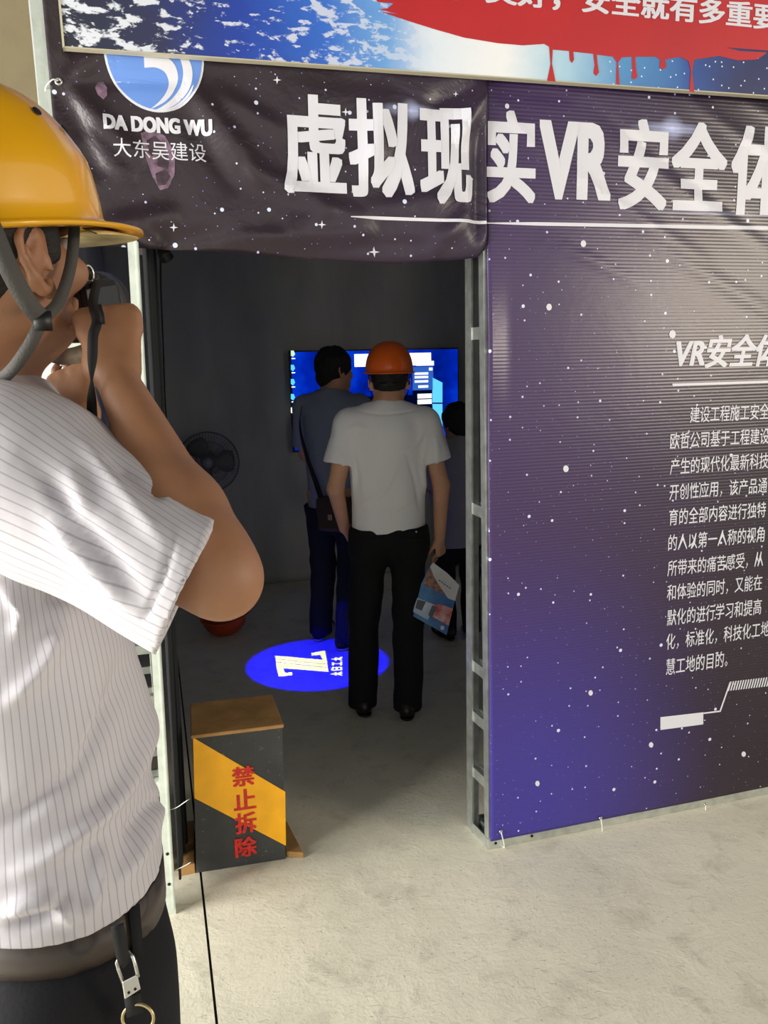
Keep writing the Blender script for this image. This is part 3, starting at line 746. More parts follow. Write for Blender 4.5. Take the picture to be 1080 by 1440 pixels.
# ---- right rigid panel
ps0t = sz(683, 116)[0]; ps0b, pz0 = sz(690, 1183); ps1 = 1.98; ptop = 2.80
pridges = [(sz(*a_), sz(*b_), w_, h_) for a_, b_, w_, h_ in [((960, 135), (1100, 230), .016, .0030), ((860, 200), (1080, 350), .018, .0028), ((830, 150), (1075, 330), .012, -.0022), ((800, 240), (1000, 370), .014, .0026), ((760, 330), (900, 400), .012, .0022), ((1040, 140), (1120, 180), .016, .003), ((900, 330), (1100, 450), .022, .0026), ((745, 345), (850, 370), .009, .0018), ((684, 120), (800, 135), .02, -.003), ((690, 130), (760, 220), .016, .0026)]]
def prelief(s, z):
    d = 0
    for a, b, w, am in pridges:
        vx, vy = b[0]-a[0], b[1]-a[1]; t = ((s-a[0])*vx+(z-a[1])*vy)/(vx*vx+vy*vy)
        if -.1 < t < 1.1:
            dd = abs((s-a[0])*vy-(z-a[1])*vx)/math.sqrt(vx*vx+vy*vy)
            if dd < 3*w: d += am*math.exp(-(dd/w)**2)*max(0, 1-abs(2*t-1)**3/1.4)
    return d
def psurf(s, z):
    sL = ps0b+(ps0t-ps0b)*min(1, z/2.4); u = (s-sL)/(ps1-sL)
    curl = .010*math.exp(-((z-1.62)/.16)**2)*max(0, 1-u*30) if u < .04 else 0
    return .002+curl+prelief(s, z)+.0035*noise.noise(Vector((s*2.2, z*1.4, 5)))
vs = []; nu, nv = 150, 190
for j in range(nv+1):
    for i in range(nu+1):
        u, v = i/nu, j/nv; z = pz0+(ptop-pz0)*v
        sL = ps0b+(ps0t-ps0b)*min(1, z/2.4); s = sL+(ps1-sL)*u
        zz = z-.0*u
        vs.append((s, zz, psurf(s, z)))
fs = [(j*(nu+1)+i, j*(nu+1)+i+1, (j+1)*(nu+1)+i+1, (j+1)*(nu+1)+i) for j in range(nv) for i in range(nu)]
pan = fmesh('banner', vs, fs, M['panel'], None, True)
m_ = pan.modifiers.new('thick', 'SOLIDIFY'); m_.thickness = .004; m_.offset = -1
tag(pan, 'tall ribbed purple star panel with white paragraph text, right of the doorway', 'banner')
LP = .0014
for ch, x0, x1, yt, yb, of in [('实', 684, 752, 156, 286, .034), ('VR', 757, 858, 172, 282, .045), ('安', 868, 940, 168, 296, .034), ('全', 944, 1022, 172, 297, .034), ('体', 1028, 1108, 178, 303, .034)]:
    xm = (x0+x1)/2; s0 = sz(x0, 230)[0]; s1 = sz(x1, 230)[0]; z1 = sz(xm, yt)[1]; z0 = sz(xm, yb)[1]
    lettering(ch, s0, s1, z0, z1, M['white_print'], pan, psurf, offset=of, lift=LP, name='title_lettering')
rule((684, 314), (1080, 321), 5, pan, psurf, LP)
s0 = sz(944, 500)[0]; s1 = sz(1092, 500)[0]
def rowz(x, y, h): zc = sz(x, y)[1]; hh = (sz(x, y-h/2)[1]-sz(x, y+h/2)[1])/2; return zc-hh, zc+hh
z0, z1 = rowz(1010, 494, 46)
lettering('VR安全体', s0, s1, z0, z1, M['white_print'], pan, psurf, offset=.03, lift=LP, shear=.18, name='heading_lettering')
poly([(945, 539.5), (1080, 535), (1080, 538.5), (945, 543)], M['white_print'], pan, LP, psurf, 'rule')
pitch = (sz(1081, 620)[0]-sz(942, 620)[0])/10
rows = [('建设工程施工安全', 970, 583), ('欧哲公司基于工程建设', 942, 620), ('产生的现代化最新科技', 942, 656), ('开创性应用，该产品通', 941, 692), ('育的全部内容进行独特', 940, 727),
        ('的人以第一人称的视角', 939, 763), ('所带来的痛苦感受，从', 938, 799), ('和体验的同时，又能在', 937, 833), ('默化的进行学习和提高', 937, 868), ('化，标准化，科技化工地', 936, 902), ('慧工地的目的。', 936, 937)]
for i, (t, x, y) in enumerate(rows):
    sa = sz(x, y)[0]; z0, z1 = rowz(x+5, y, 23); n = len(t)-(.55 if t.endswith('。') else .1)
    lettering(t, sa, sa+pitch*n, z0, z1, M['white_print'], pan, psurf, offset=.004, lift=LP, name='paragraph_lettering', res=1)
poly([(928, 1008), (988, 1001), (988, 1018), (928, 1026)], M['white_print'], pan, LP, psurf, 'bar_print')
poly([(988, 1001.5), (1011, 998.5), (1025, 959), (1027, 959), (1012.5, 1000.5), (988, 1003.5)], M['white_print'], pan, LP, psurf, 'line_print')
for k in range(26):
    x = 1024+k*3.6; y = 959-k*.42
    poly([(x+2, y-1), (x+3.9, y-1.2), (x+.2, y+12), (x-1.7, y+12.2)], M['white_print'], pan, LP, psurf, 'hatch_print')
for x, y, r in [(712, 150, 4), (819, 343, 5), (795, 659, 5), (771, 432, 5), (830, 974, 4), (915, 1047, 4), (945, 470, 6), (1045, 1060, 4), (755, 1101, 4)]: glint(x, y, r, pan, psurf) if False else poly([(x+r*.8*math.cos(a*math.pi/4), y+r*math.sin(a*math.pi/4)) for a in range(8)], M['white_print'], pan, LP, psurf, 'star_print')
for x0, y0, x1, y1 in [(703, 1168, 708, 1190), (843, 1149, 845, 1170), (990, 1130, 988, 1151)]:
    g = grommet(x0, y0, pan, .006, .006)
    q = FW(*sz(x1, y1), .004)
    o = tube('cable_tie', smoothpath([g+N*.003, g*.5+q*.5+N*.007, q+N*.004, q-N*.012-UP*.004], 4), .0018, M['tie'], None); fchild(o, pan)

# ---- top board
BOFF = .05
bl = sz(91, 65, BOFF); brr = sz(1080, 134, BOFF); blt = sz(84, 0, BOFF)
bz = (bl[1]+brr[1])/2; tilt = (brr[1]-bl[1])/(brr[0]-bl[0])
def bzs(s): return bl[1]+tilt*(s-bl[0])
bs_r = 2.0; top = 3.05
FMB = FM @ Matrix.Translation((0, 0, BOFF))
board = empty('sign_board', (0, 0, 0), 'sign board with blue earth picture and red ribbon, across the top of the front', 'sign'); board.matrix_basis = FMB
def bpoly(name, pts, z0, z1, mat):
    n = len(pts); v_ = [(a, b, z0) for a, b in pts]+[(a, b, z1) for a, b in pts]
    f_ = [tuple(range(n))[::-1], tuple(range(n, 2*n))]+[(i, (i+1) % n, n+(i+1) % n, n+i) for i in range(n)]
    return fmesh(name, v_, f_, mat, board)
blt_s = bl[0]+(blt[0]-bl[0])*1.6
bpoly('board', [bl, (bs_r, bzs(bs_r)), (bs_r, top), (blt_s, top)], -.022, 0, M['earth'])
M['edge'] = plain('edge_trim', srgb(190, 184, 160), .5)
bpoly('edge_trim', [(bl[0]-.003, bl[1]-.003), (bs_r, bzs(bs_r)-.003), (bs_r, bzs(bs_r)), bl], -.024, .001, M['edge'])
bpoly('edge_trim', [(bl[0]-.005, bl[1]-.005), bl, (blt_s, top), (blt_s-.005, top)], -.026, .003, M['edge'])
rib = [(506, -60), (520, -10), (531, 3), (553, 5), (545, 12), (532, 13), (560, 20), (536, 17), (575, 30), (610, 41), (652, 53), (700, 61), (735, 64), (765, 62), (772, 66),
       (774, 90), (769, 114), (781, 115), (776, 90), (777, 70), (800, 72), (801, 85), (804, 89), (807, 84), (806, 73), (834, 76), (836, 92), (834, 103), (838, 107), (842, 102), (840, 90), (839, 77), (862, 80), (867, 88), (866, 118), (871, 120),
       (869, 88), (874, 81), (888, 80), (889, 98), (888, 110), (892, 112), (896, 108), (894, 96), (893, 80), (922, 80), (928, 84), (927, 95), (932, 98), (937, 94), (935, 84), (955, 80), (968, 86), (971, 100), (969, 129), (976, 130), (973, 100), (976, 84), (1010, 79), (1037, 85), (1062, 84), (1072, 79), (1078, 74), (1040, 72), (1021, 67), (1090, 72), (1140, 76), (1200, 60), (1220, -60)]
o = poly(rib, M['banner_red'], board, .0012, None, 'red_ribbon', off=BOFF)
s0 = sz(637, 0, BOFF)[0]; s1 = sz(1096, 0, BOFF)[0]
zc = sz(1053, 22, BOFF)[1]; zh = (sz(1053, 3, BOFF)[1]-sz(1053, 41, BOFF)[1])/2
me_o = lettering('多美好，安全就有多重要', s0, s1, 0, 2*zh, M['white_print'], board, None, offset=.026, lift=.0026, name='slogan_lettering')
for v in me_o.data.vertices: v.co.y += (zc-zh)+tilt*(v.co.x-sz(1053, 22, BOFF)[0])
# small stand-offs fixing the board to the frame
for s_ in (blt_s+.1, .0, 1.2): 
    o = fbox('bracket', s_, s_+.04, bzs(s_)+.12, bzs(s_)+.16, .004, BOFF-.022, M['steel'], None); fchild(o, board)

# ================================================================== STRIPED BOX
fbl = on_floor(276, 1228); fbr = on_floor(402, 1208); ex = (fbr-fbl).normalized(); W = (fbr-fbl).length
ey = Vector((-ex.y, ex.x, 0))
def top_on(px, py, base):   # height at which the ray passes over the front face line
    r = ray(px, py); n = ey; t = (base-CAM_POS).dot(n)/r.dot(n); return CAM_POS+r*t
tl = top_on(270, 1034, fbl); tr = top_on(397, 1018, fbl)
zt2 = (tl.z+tr.z)/2; tl.z = tr.z = zt2
def atz(px, py, z): r = ray(px, py); return CAM_POS+r*((z-CAMH)/r.z)
tbl = atz(266, 990, zt2); tbr = atz(383, 977, zt2)
dep = ((tbl-tl).dot(ey)+(tbr-tr).dot(ey))/2
box = empty('warning_box', (fbl+fbr)/2+ey*dep/2, 'black wooden box with a yellow diagonal band and red stencilled characters', 'box')
bb = [fbl, fbr, fbr+ey*dep, fbl+ey*dep]; tt = [tl, tr, tr+(tbr-tr).dot(ey)*ey*1.0+ex*-.012, tl+ey*dep+ex*.0]
# side tone: painted plywood, chipped paint at the edges
def boxmat():
    m, nt, b = newmat('black_paint'); v = nt.coord(); n1 = nt.noise(v, 6, 5); n2 = nt.noise(v, 45, 5, .7)
    c = nt.ramp(n1, [(.3, srgb(42, 44, 44)), (.7, srgb(60, 62, 62))])
    c = nt.mix(nt.math('MULTIPLY', nt.ramp(n2, [(.62, 0.), (.70, 1.)]), .5), c, srgb(140, 140, 130)); L(nt, c, b.inputs['Base Color']); b.inputs['Roughness'].default_value = .6
    L(nt, nt.bump(n2, .3, .003), b.inputs['Normal']); return m
M['black_paint'] = boxmat(); M['yellow_paint'] = plain('yellow_paint', srgb(246, 176, 14), .5, nscale=12, namt=.05, bump=.2, bscale=60)
ins = .004
hexa('body', bb+[p-UP*.012 for p in tt], M['black_paint'], box, .002)
hexa('lid', [p-UP*.012+(-ex*.004 if i in (0, 3) else ex*.004)+(-ey*.004 if i < 2 else ey*.004) for i, p in enumerate(tt)]+[p+(-ex*.004 if i in (0, 3) else ex*.004)+(-ey*.004 if i < 2 else ey*.004) for i, p in enumerate(tt)], M['plywood'], box, .003)
fn = -ey
def fface(px, py, lift=.0015): return top_on(px, py, fbl)+fn*lift
def slab(name, pts, mat, parent, lift, th=.0012):
    q = [top_on(*p, fbl)+fn*lift for p in pts]; q2 = [p+fn*th for p in q]; n = len(q)
    o = mesh(name, q+q2, [tuple(range(n))[::-1], tuple(range(n, 2*n))]+[(i, (i+1) % n, n+(i+1) % n, n+i) for i in range(n)], mat, parent)
    bm = bmesh.new(); bm.from_mesh(o.data); bmesh.ops.recalc_face_normals(bm, faces=bm.faces); bm.to_mesh(o.data); bm.free(); return o
slab('yellow_band', [(271.5, 1037), (401, 1113), (402, 1189), (273.5, 1122)], M['yellow_paint'], box, .0006)
# red stencil characters, drawn stroke by stroke with the font outlines on the front face
FB = Matrix(((ex.x, 0, fn.x, fbl.x), (ex.y, 0, fn.y, fbl.y), (0, 1, 0, 0), (0, 0, 0, 1)))
for ch, x0, x1, y0, y1 in [('禁', 326, 358, 1077, 1105), ('止', 328, 360, 1109, 1138), ('拆', 330, 361, 1142, 1171), ('除', 330, 361, 1176, 1204)]:
    a = top_on(x0, (y0+y1)/2, fbl); b_ = top_on(x1, (y0+y1)/2, fbl); c_ = top_on((x0+x1)/2, y0, fbl); d_ = top_on((x0+x1)/2, y1, fbl)
    lo = lettering(ch, (a-fbl).dot(ex), (b_-fbl).dot(ex), d_.z, c_.z, M['paint_red'], None, None, offset=.03, lift=.0026, name='stencil_character')
    lo.data.transform(wm(box).inverted() @ FB); lo.parent = box
# boards under the box
def plank(name, a, b, c, d, z, label):
    o = hexa(name, [Vector((p.x, p.y, 0)) for p in (a, b, c, d)]+[Vector((p.x, p.y, z)) for p in (a, b, c, d)], M['plywood'], None, .002)
    return tag(o, label, 'plank')
plank('wooden_plank', on_floor(251, 1233), fbl-ex*.003-ey*.0, fbl-ex*.003+ey*.26, on_floor(251, 1233)+ey*.26, .035, 'light wooden plank on the floor against the left side of the striped box')
plank('wooden_plank', fbr+ex*.003+ey*.01, on_floor(427, 1207), on_floor(427, 1207)+ey*.2-ex*.03, fbr+ex*.003+ey*.21, .02, 'light wooden plank on the floor against the right side of the striped box')
tube('wire_end', smoothpath([FW(inner_s(.33)+wI, .33, -.01), FW(inner_s(.33)+wI+.02, .34, .0), FW(inner_s(.33)+wI+.055, .365, .01)], 4), .0012, M['steel'], lf)
tube('wire_end', smoothpath([FW(inner_s(.14)+wI, .135, -.01), FW(inner_s(.14)+wI+.03, .15, .0), FW(inner_s(.14)+wI+.05, .165, .01)], 4), .0012, M['steel'], lf)

# gathered cloth hanging beside the left post
cv = []; cf = []
for j in range(25):
    z = .05+1.95*j/24
    for i in range(29):
        t = i/28; s_ = inner_s(z)+wI+.014+.030*t+.010*math.sin(t*22+z*.8)*(.6+.4*t); cv.append(FW(s_, z, -.09-.22*t+.012*math.sin(t*30)))
cf = [(j*29+i, j*29+i+1, (j+1)*29+i+1, (j+1)*29+i) for j in range(24) for i in range(28)]
M['dark_curtain'] = plain('dark_curtain', srgb(44, 46, 48), .9, spec=.2)
cu = mesh('curtain', cv, cf, M['dark_curtain'], None, True); cu.modifiers.new('thick', 'SOLIDIFY').thickness = .002
tag(cu, 'black cloth curtain gathered between the left post and the striped box', 'curtain')

# ================================================================== TELEVISION on the back wall
TO = -D_BACK+.07
def T(px, py, o=0.0):
    s, z = sz(px, py, TO+o); return s, z
tvs0, tvz1 = T(407, 492); tvs1, _ = T(645, 490); tvz1 = (tvz1+T(645, 490)[1])/2; tvz0 = tvz1-(tvs1-tvs0)*.565
tvp = FW((tvs0+tvs1)/2, tvz0, TO-.03)
tv = empty('television', tvp, 'wide flat television showing a blue desktop, on the back wall of the tent', 'television')
fbox('housing', tvs0, tvs1, tvz0, tvz1, TO-.045, TO-.004, M['black_plastic'], tv, .003)
scr = fbox('screen', tvs0+.010, tvs1-.008, tvz0+.014, tvz1-.010, TO-.004, TO-.001, M['screen'], tv)
fbox('wall_bracket', (tvs0+tvs1)/2-.15, (tvs0+tvs1)/2+.15, tvz0+.2, tvz1-.2, -D_BACK+.03, TO-.045, M['dark_grey_plastic'], tv)
def srect(x0, y0, x1, y1, mat, name='window_graphic', o=.001):
    sa, za = T(x0, y0); sb_, zb = T(x1, y0); zc_ = T(x0, y1)[1]
    return fbox(name, sa, sb_, zc_, za, TO+o-.001, TO+o, M[mat], tv)
srect(445, 560, 607, 616, 'screen_dark')
srect(498, 498, 606, 516, 'screen_white', o=.002); srect(443, 511, 449, 517, 'screen_white', o=.002); srect(585, 508, 610, 514.5, 'screen_white', o=.0025)
srect(580, 516, 609, 549, 'screen_mid', o=.002); srect(580, 549, 607, 600, 'screen_dark', o=.0015)
for y in (524, 529, 535): srect(583, y, 602, y+3.2, 'screen_white', o=.003)
srect(588, 542, 602, 545.5, 'screen_white', o=.003); srect(603, 517, 608, 521, 'screen_white', o=.003)
for y in (554, 562): srect(587, y, 607, y+6.5, 'screen_white', o=.003)
def sgon(pts, mat, name, o=.002):
    q = [T(*p) for p in pts]; n = len(q); v_ = [FW(a, b, TO+o-.001) for a, b in q]+[FW(a, b, TO+o) for a, b in q]
    o_ = mesh(name, v_, [tuple(range(n))[::-1], tuple(range(n, 2*n))]+[(i, (i+1) % n, n+(i+1) % n, n+i) for i in range(n)], M[mat], tv)
    bm = bmesh.new(); bm.from_mesh(o_.data); bmesh.ops.recalc_face_normals(bm, faces=bm.faces); bm.to_mesh(o_.data); bm.free()
for q in ([(608, 531), (622, 538), (622, 566), (608, 566)], [(608, 568), (622, 568), (622, 602), (610, 596)]): sgon(q, 'screen_cyan', 'pane_graphic')
for i, (y, mt) in enumerate([(493, 'screen_green'), (513, 'screen_cyan'), (533, 'screen_cyan'), (554, 'screen_cyan'), (573, 'screen_white')]):
    sgon([(409, y), (413, y), (415, y+5), (412, y+9), (409, y+7)], mt, 'icon_graphic', .002)
    if i < 4: srect(410, y+10.5, 415, y+12, 'screen_white', 'icon_graphic', .002)

# ================================================================== FAN
fc0 = on_floor(296, 852); fd = fc0.y
r_ = ray(293, 650); fc = CAM_POS+r_*(fc0.y/r_.y); fc0 = Vector((fc.x, fc0.y, 0))
fan = empty('standing_fan', fc0, 'dark standing fan with round cage, against the back wall behind the raised arm', 'fan')
M['fan'] = plain('fan_dark', srgb(84, 86, 88), .5); M['fan_hub'] = plain('fan_hub', srgb(110, 112, 116), .5)
lathe('base', [(0, 0), (.19, 0), (.19, .02), (.05, .035), (0, .035)], fc0, UP, M['fan'], fan)
tube('pole', [fc0+UP*.03, Vector((fc.x, fc.y+.05, fc.z))], .014, M['fan'], fan)
fr = .195; fdir = Vector((.15, -1, 0)).normalized(); fu = fdir.orthogonal().normalized(); fv = fdir.cross(fu)
def ring(name, c, r, t, par): tube(name, [c+(fu*math.cos(a)+fv*math.sin(a))*r for a in [2*math.pi*i/40 for i in range(40)]], t, M['fan'], par, 6, True)
cg = None
ring('cage_ring', fc, fr, .006, fan); ring('cage_ring', fc+fdir*.035, fr*.7, .0025, fan); ring('cage_ring', fc+fdir*.045, fr*.4, .0025, fan)
bm = bmesh.new()
def bmtube(bm, pts, r, seg=5):
    prev = None
    for i, p in enumerate(pts):
        t = (pts[min(i+1, len(pts)-1)]-pts[max(i-1, 0)]).normalized(); a = t.orthogonal().normalized(); b = t.cross(a)
        if i: a = (ref-t*ref.dot(t)).normalized(); b = t.cross(a)
        ref = a; cur = [bm.verts.new(p+a*r*math.cos(2*math.pi*k/seg)+b*r*math.sin(2*math.pi*k/seg)) for k in range(seg)]
        if prev:
            for k in range(seg): bm.faces.new((prev[k], prev[(k+1) % seg], cur[(k+1) % seg], cur[k]))
        prev = cur
inv = wm(fan).inverted()
for i in range(60):
    a = 2*math.pi*i/60; d = fu*math.cos(a)+fv*math.sin(a)
    bmtube(bm, [inv @ (fc+d*q+fdir*h) for q, h in ((.03, .05), (.1, .044), (.16, .028), (fr, 0))], .0014, 4)
    bmtube(bm, [inv @ (fc+d*q-fdir*h) for q, h in ((.03, .06), (.1, .052), (.16, .034), (fr, 0))], .0014, 4)
me = bpy.data.meshes.new('cage_wires'); bm.to_mesh(me); bm.free(); o = link('cage_wires', me, M['fan'], fan); tag(o, kind='stuff')
lathe('hub', [(0, .058), (.03, .056), (.036, .045), (.036, .02), (0, .02)], fc, fdir, M['fan_hub'], fan)
lathe('motor', [(0, -.06), (.05, -.06), (.055, -.1), (.04, -.15), (0, -.16)], fc, fdir, M['fan'], fan)
for k in range(3):
    a = 2*math.pi*k/3+.3; pts = []
    for i in range(7):
        for j in range(4):
            q = .03+.14*i/6; w = (.25+.55*math.sin(math.pi*(i+1)/8))*(j/3-.5)*1.6; aa = a+w
            pts.append(fc+(fu*math.cos(aa)+fv*math.sin(aa))*q+fdir*(.012-.024*j/3))
    o = mesh('blade', pts, [(i*4+j, i*4+j+1, (i+1)*4+j+1, (i+1)*4+j) for i in range(6) for j in range(3)], M['fan'], fan, True)
    o.modifiers.new('thick', 'SOLIDIFY').thickness = .002

# ================================================================== small lamp + cable above the doorway
lp = P(231, 357, 3.0)
lamp = empty('clip_lamp', lp, 'small black spot lamp with hanging cable under the banner, right of the left post', 'lamp')
ldv = Vector((.35, -.2, -.6)).normalized()
lathe('lamp_head', [(0, -.03), (.016, -.03), (.022, -.012), (.026, .022), (.022, .022), (.018, 0), (0, 0)], lp, ldv, M['black_plastic'], lamp, 20)
hexa('bracket', [lp+Vector(q) for q in ((-.055, -.01, .03), (.01, -.01, .03), (.01, .01, .03), (-.055, .01, .03), (-.055, -.01, .042), (.01, -.01, .042), (.01, .01, .042), (-.055, .01, .042))], M['dark_grey_plastic'], lamp, .002)
tube('yoke', [lp+Vector((-.0, 0, .035)), lp+Vector((0, .01, .01)), lp], .004, M['black_plastic'], lamp)
wp = P(200, 350, 2.95)
hexa('mount_block', [wp+Vector(q)*1.0 for q in ((-.02, -.01, -.02), (.022, -.01, -.02), (.022, .01, -.02), (-.02, .01, -.02), (-.02, -.01, .012), (.022, -.01, .012), (.022, .01, .012), (-.02, .01, .012))], M['tie'], lamp, .002)
DW = 5.4
cab = [P(226, 362, 3.02)]+[P(x, y, d) for x, y, d in ((226, 400, 3.6), (228, 450, 4.6), (230, 500, DW), (232, 560, DW), (234, 600, DW), (232, 680, DW), (235, 740, DW))]
tube('cable', smoothpath(cab, 6), .004, M['black_web'], lamp)

# ================================================================== helmets
def hardhat(root_parent, c, fwd, up, a, b, h, shell, brim, under=None, crease=False):
    """dome with front peak; c = centre of the rim plane, a = half length, b = half width, h = height"""
    fwd = Vector(fwd).normalized(); up = Vector(up).normalized(); fwd = (fwd-up*fwd.dot(up)).normalized(); rt = fwd.cross(up)
    n = 72; prof = []
    K = 16
    for i in range(K+1): 
        t = math.pi/2*(1-i/K); prof.append((math.cos(t)**.86, math.sin(t)**.92))
    vs = []; fs = []
    for k in range(n):
        ph = 2*math.pi*k/n; cf = math.cos(ph); sf = math.sin(ph)
        front = max(0, cf)
        pk = brim*(front**2.2)*1.0+.010
        ring_ = [(q*a, q*b, hh*h) for q, hh in prof]
        rr = []
        for (qa, qb, z) in ring_:
            bulge = 1+ (.02*math.exp(-((z/h-.42)/.12)**2) if crease else 0)
            rr.append((cf*qa*bulge, sf*qb*bulge, z))
        ex0 = rr[-1]
        l = math.hypot(a*cf, b*sf); ux, uy = a*cf/l, b*sf/l
        drop = -.012*front**2-.004
        rr.append((ex0[0]+ux*.004, ex0[1]+uy*.004, -.004)); rr.append((ex0[0]+ux*pk, ex0[1]+uy*pk, drop)); rr.append((ex0[0]+ux*pk, ex0[1]+uy*pk, drop-.004))
        rr.append((ex0[0]+ux*.0, ex0[1]+uy*.0, -.010)); 
        for i in range(K-2, 2, -1):
            q, hh = prof[i]; rr.append((cf*q*(a-.005), sf*q*(b-.005), hh*(h-.005)))
        m = len(rr)
        vs += [Vector(c)+fwd*x+rt*y+up*z for x, y, z in rr]
    for k in range(n):
        j = (k+1) % n
        for i in range(m-1): fs.append((k*m+i, k*m+i+1, j*m+i+1, j*m+i))
    o = mesh('shell', vs, fs, shell, root_parent, True)
    bm = bmesh.new(); bm.from_mesh(o.data); bmesh.ops.remove_doubles(bm, verts=bm.verts, dist=1e-5); bmesh.ops.recalc_face_normals(bm, faces=bm.faces); bm.to_mesh(o.data); bm.free()
    return o
hc = on_floor(315, 893)
hm = empty('hard_hat', hc, 'orange hard hat with black straps lying upside down on the floor', 'helmet')
hardhat(hm, hc+UP*.125, (1, -.3, 0.1), (.2, .25, -1), .135, .11, .125, M['dim_orange'], .04)
for k in range(3):
    a = k*1.05; d = Vector((math.cos(a), math.sin(a), 0))
    pts = smoothpath([hc+UP*.125+d*.10, hc+UP*.165+d*.045, hc+UP*.15, hc+UP*.165-d*.05, hc+UP*.125-d*.10], 4); ribbon('strap', pts, UP, .02, .003, M['black_web'], hm)

# outdoors plant beyond the gateway
pl = Vector(P(64, 540, 9.3)); pl = Vector((pl.x, pl.y, 0))
plant = empty('potted_plant', pl, 'leafy green potted plant in the bright gateway behind the photographer', 'plant')
lathe('pot', [(0, 0), (.22, 0), (.3, .5), (.26, .5), (.2, .1), (0, .1)], pl, UP, M['pot'], plant)
tube('stem', [pl+UP*.1, pl+UP*.8, pl+UP*1.2], .02, M['leaf'], plant)
rng = random.Random(3); bmv = []; bmf = []
for i in range(130):
    a = rng.uniform(0, 6.28); el = rng.uniform(-.2, 1.2); b0 = pl+UP*rng.uniform(.55, 1.3); d = Vector((math.cos(a)*math.cos(el), math.sin(a)*math.cos(el), math.sin(el)))
    s_ = d.cross(UP).normalized(); Ln = rng.uniform(.3, .55); n0 = len(bmv)
    for t, w in ((0, .004), (.35, .03), (.7, .02), (1, .001)):
        p = b0+d*Ln*t-UP*.22*t*t; bmv += [p-s_*w, p+s_*w]
    for q in range(3): bmf.append((n0+2*q, n0+2*q+1, n0+2*q+3, n0+2*q+2))
o = mesh('foliage', bmv, bmf, M['leaf'], plant); tag(o, kind='stuff')

# ================================================================== PROJECTED SIGN: a gobo lamp under the tent ceiling
gc = on_floor(447, 932); gx = (on_floor(552, 930)-on_floor(345, 935)).length/2
GH = 2.42; LX, LY = -.22, -1.0
gl = bpy.data.lights.new('logo_projector', 'SPOT'); gl.energy = 1.0; gl.spot_size = R(60); gl.spot_blend = 0.0; gl.shadow_soft_size = .003
GR = gx
go = bpy.data.objects.new('logo_projector', gl); COL.objects.link(go); go.location = (gc.x+LX, gc.y+LY, GH); go.rotation_euler = Vector((-LX, -LY, -GH)).to_track_quat('-Z', 'Y').to_euler()
gl.use_nodes = True; gt = gl.node_tree; em = gt.nodes['Emission']
ntl = NT(gl); geo = gt.nodes.new('ShaderNodeNewGeometry'); sx = gt.nodes.new('ShaderNodeSeparateXYZ'); gt.links.new(geo.outputs['Incoming'], sx.inputs[0])
GSIGN = 1.0
iz = ntl.math('ABSOLUTE', sx.outputs[2])
qx = ntl.math('MULTIPLY', ntl.math('DIVIDE', sx.outputs[0], iz), GH*GSIGN); qx = ntl.math('ADD', qx, LX); qy = ntl.math('MULTIPLY', ntl.math('DIVIDE', sx.outputs[1], iz), GH*GSIGN)
qy = ntl.math('ADD', qy, LY)
rr = ntl.math('SQRT', ntl.math('ADD', ntl.math('MULTIPLY', qx, qx), ntl.math('MULTIPLY', qy, qy)))
disc = ntl.ramp(ntl.math('DIVIDE', rr, GR), [(.93, 1.), (.99, 0.)])
def fl(px, py): p = on_floor(px, py)-gc; return (p.x, p.y)
def seg_mask(p, q, w):
    """thick segment between floor points"""
    dx, dy = q[0]-p[0], q[1]-p[1]; l = math.hypot(dx, dy); dx /= l; dy /= l
    cx, cy = (p[0]+q[0])/2, (p[1]+q[1])/2
    ux = ntl.math('SUBTRACT', qx, cx); uy = ntl.math('SUBTRACT', qy, cy)
    al = ntl.math('ABSOLUTE', ntl.math('ADD', ntl.math('MULTIPLY', ux, dx), ntl.math('MULTIPLY', uy, dy)))
    ac = ntl.math('ABSOLUTE', ntl.math('SUBTRACT', ntl.math('MULTIPLY', ux, dy), ntl.math('MULTIPLY', uy, dx)))
    return ntl.math('MULTIPLY', ntl.math('LESS_THAN', al, l/2), ntl.math('LESS_THAN', ac, w/2))
def half(p, q):   # 1 on the left of p->q
    a = ntl.math('MULTIPLY', ntl.math('SUBTRACT', qy, p[1]), q[0]-p[0]); b = ntl.math('MULTIPLY', ntl.math('SUBTRACT', qx, p[0]), q[1]-p[1])
    return ntl.math('GREATER_THAN', ntl.math('SUBTRACT', a, b), 0)
def convex(pts):
    q = [fl(*p) for p in pts]; ar = sum(q[i-1][0]*q[i][1]-q[i][0]*q[i-1][1] for i in range(len(q)))
    if ar < 0: q = q[::-1]
    m = None
    for i in range(len(q)):
        h = half(q[i-1], q[i]); m = h if m is None else ntl.math('MULTIPLY', m, h)
    return m
mask = None
def orr(m): 
    global mask
    mask = m if mask is None else ntl.math('MAXIMUM', mask, m)
for poly_ in ([(387, 922), (457, 928), (462, 944.5), (389, 939)], [(387, 922), (389, 938), (396, 951), (392, 951.5)], [(389, 938), (398, 939), (402, 950), (392, 951.5)], [(392, 947), (411, 945), (411, 949.5), (392, 951.5)],
              [(438, 918), (457, 915), (458, 920), (438, 922)], [(449, 919), (457, 915), (462, 944), (455, 930)]): orr(convex(poly_))
dark = ntl.math('MAXIMUM', seg_mask(fl(388, 926.5), fl(459, 934), .007), seg_mask(fl(388, 931), fl(460, 939), .007))
mask = ntl.math('MULTIPLY', mask, ntl.math('SUBTRACT', 1.0, dark))
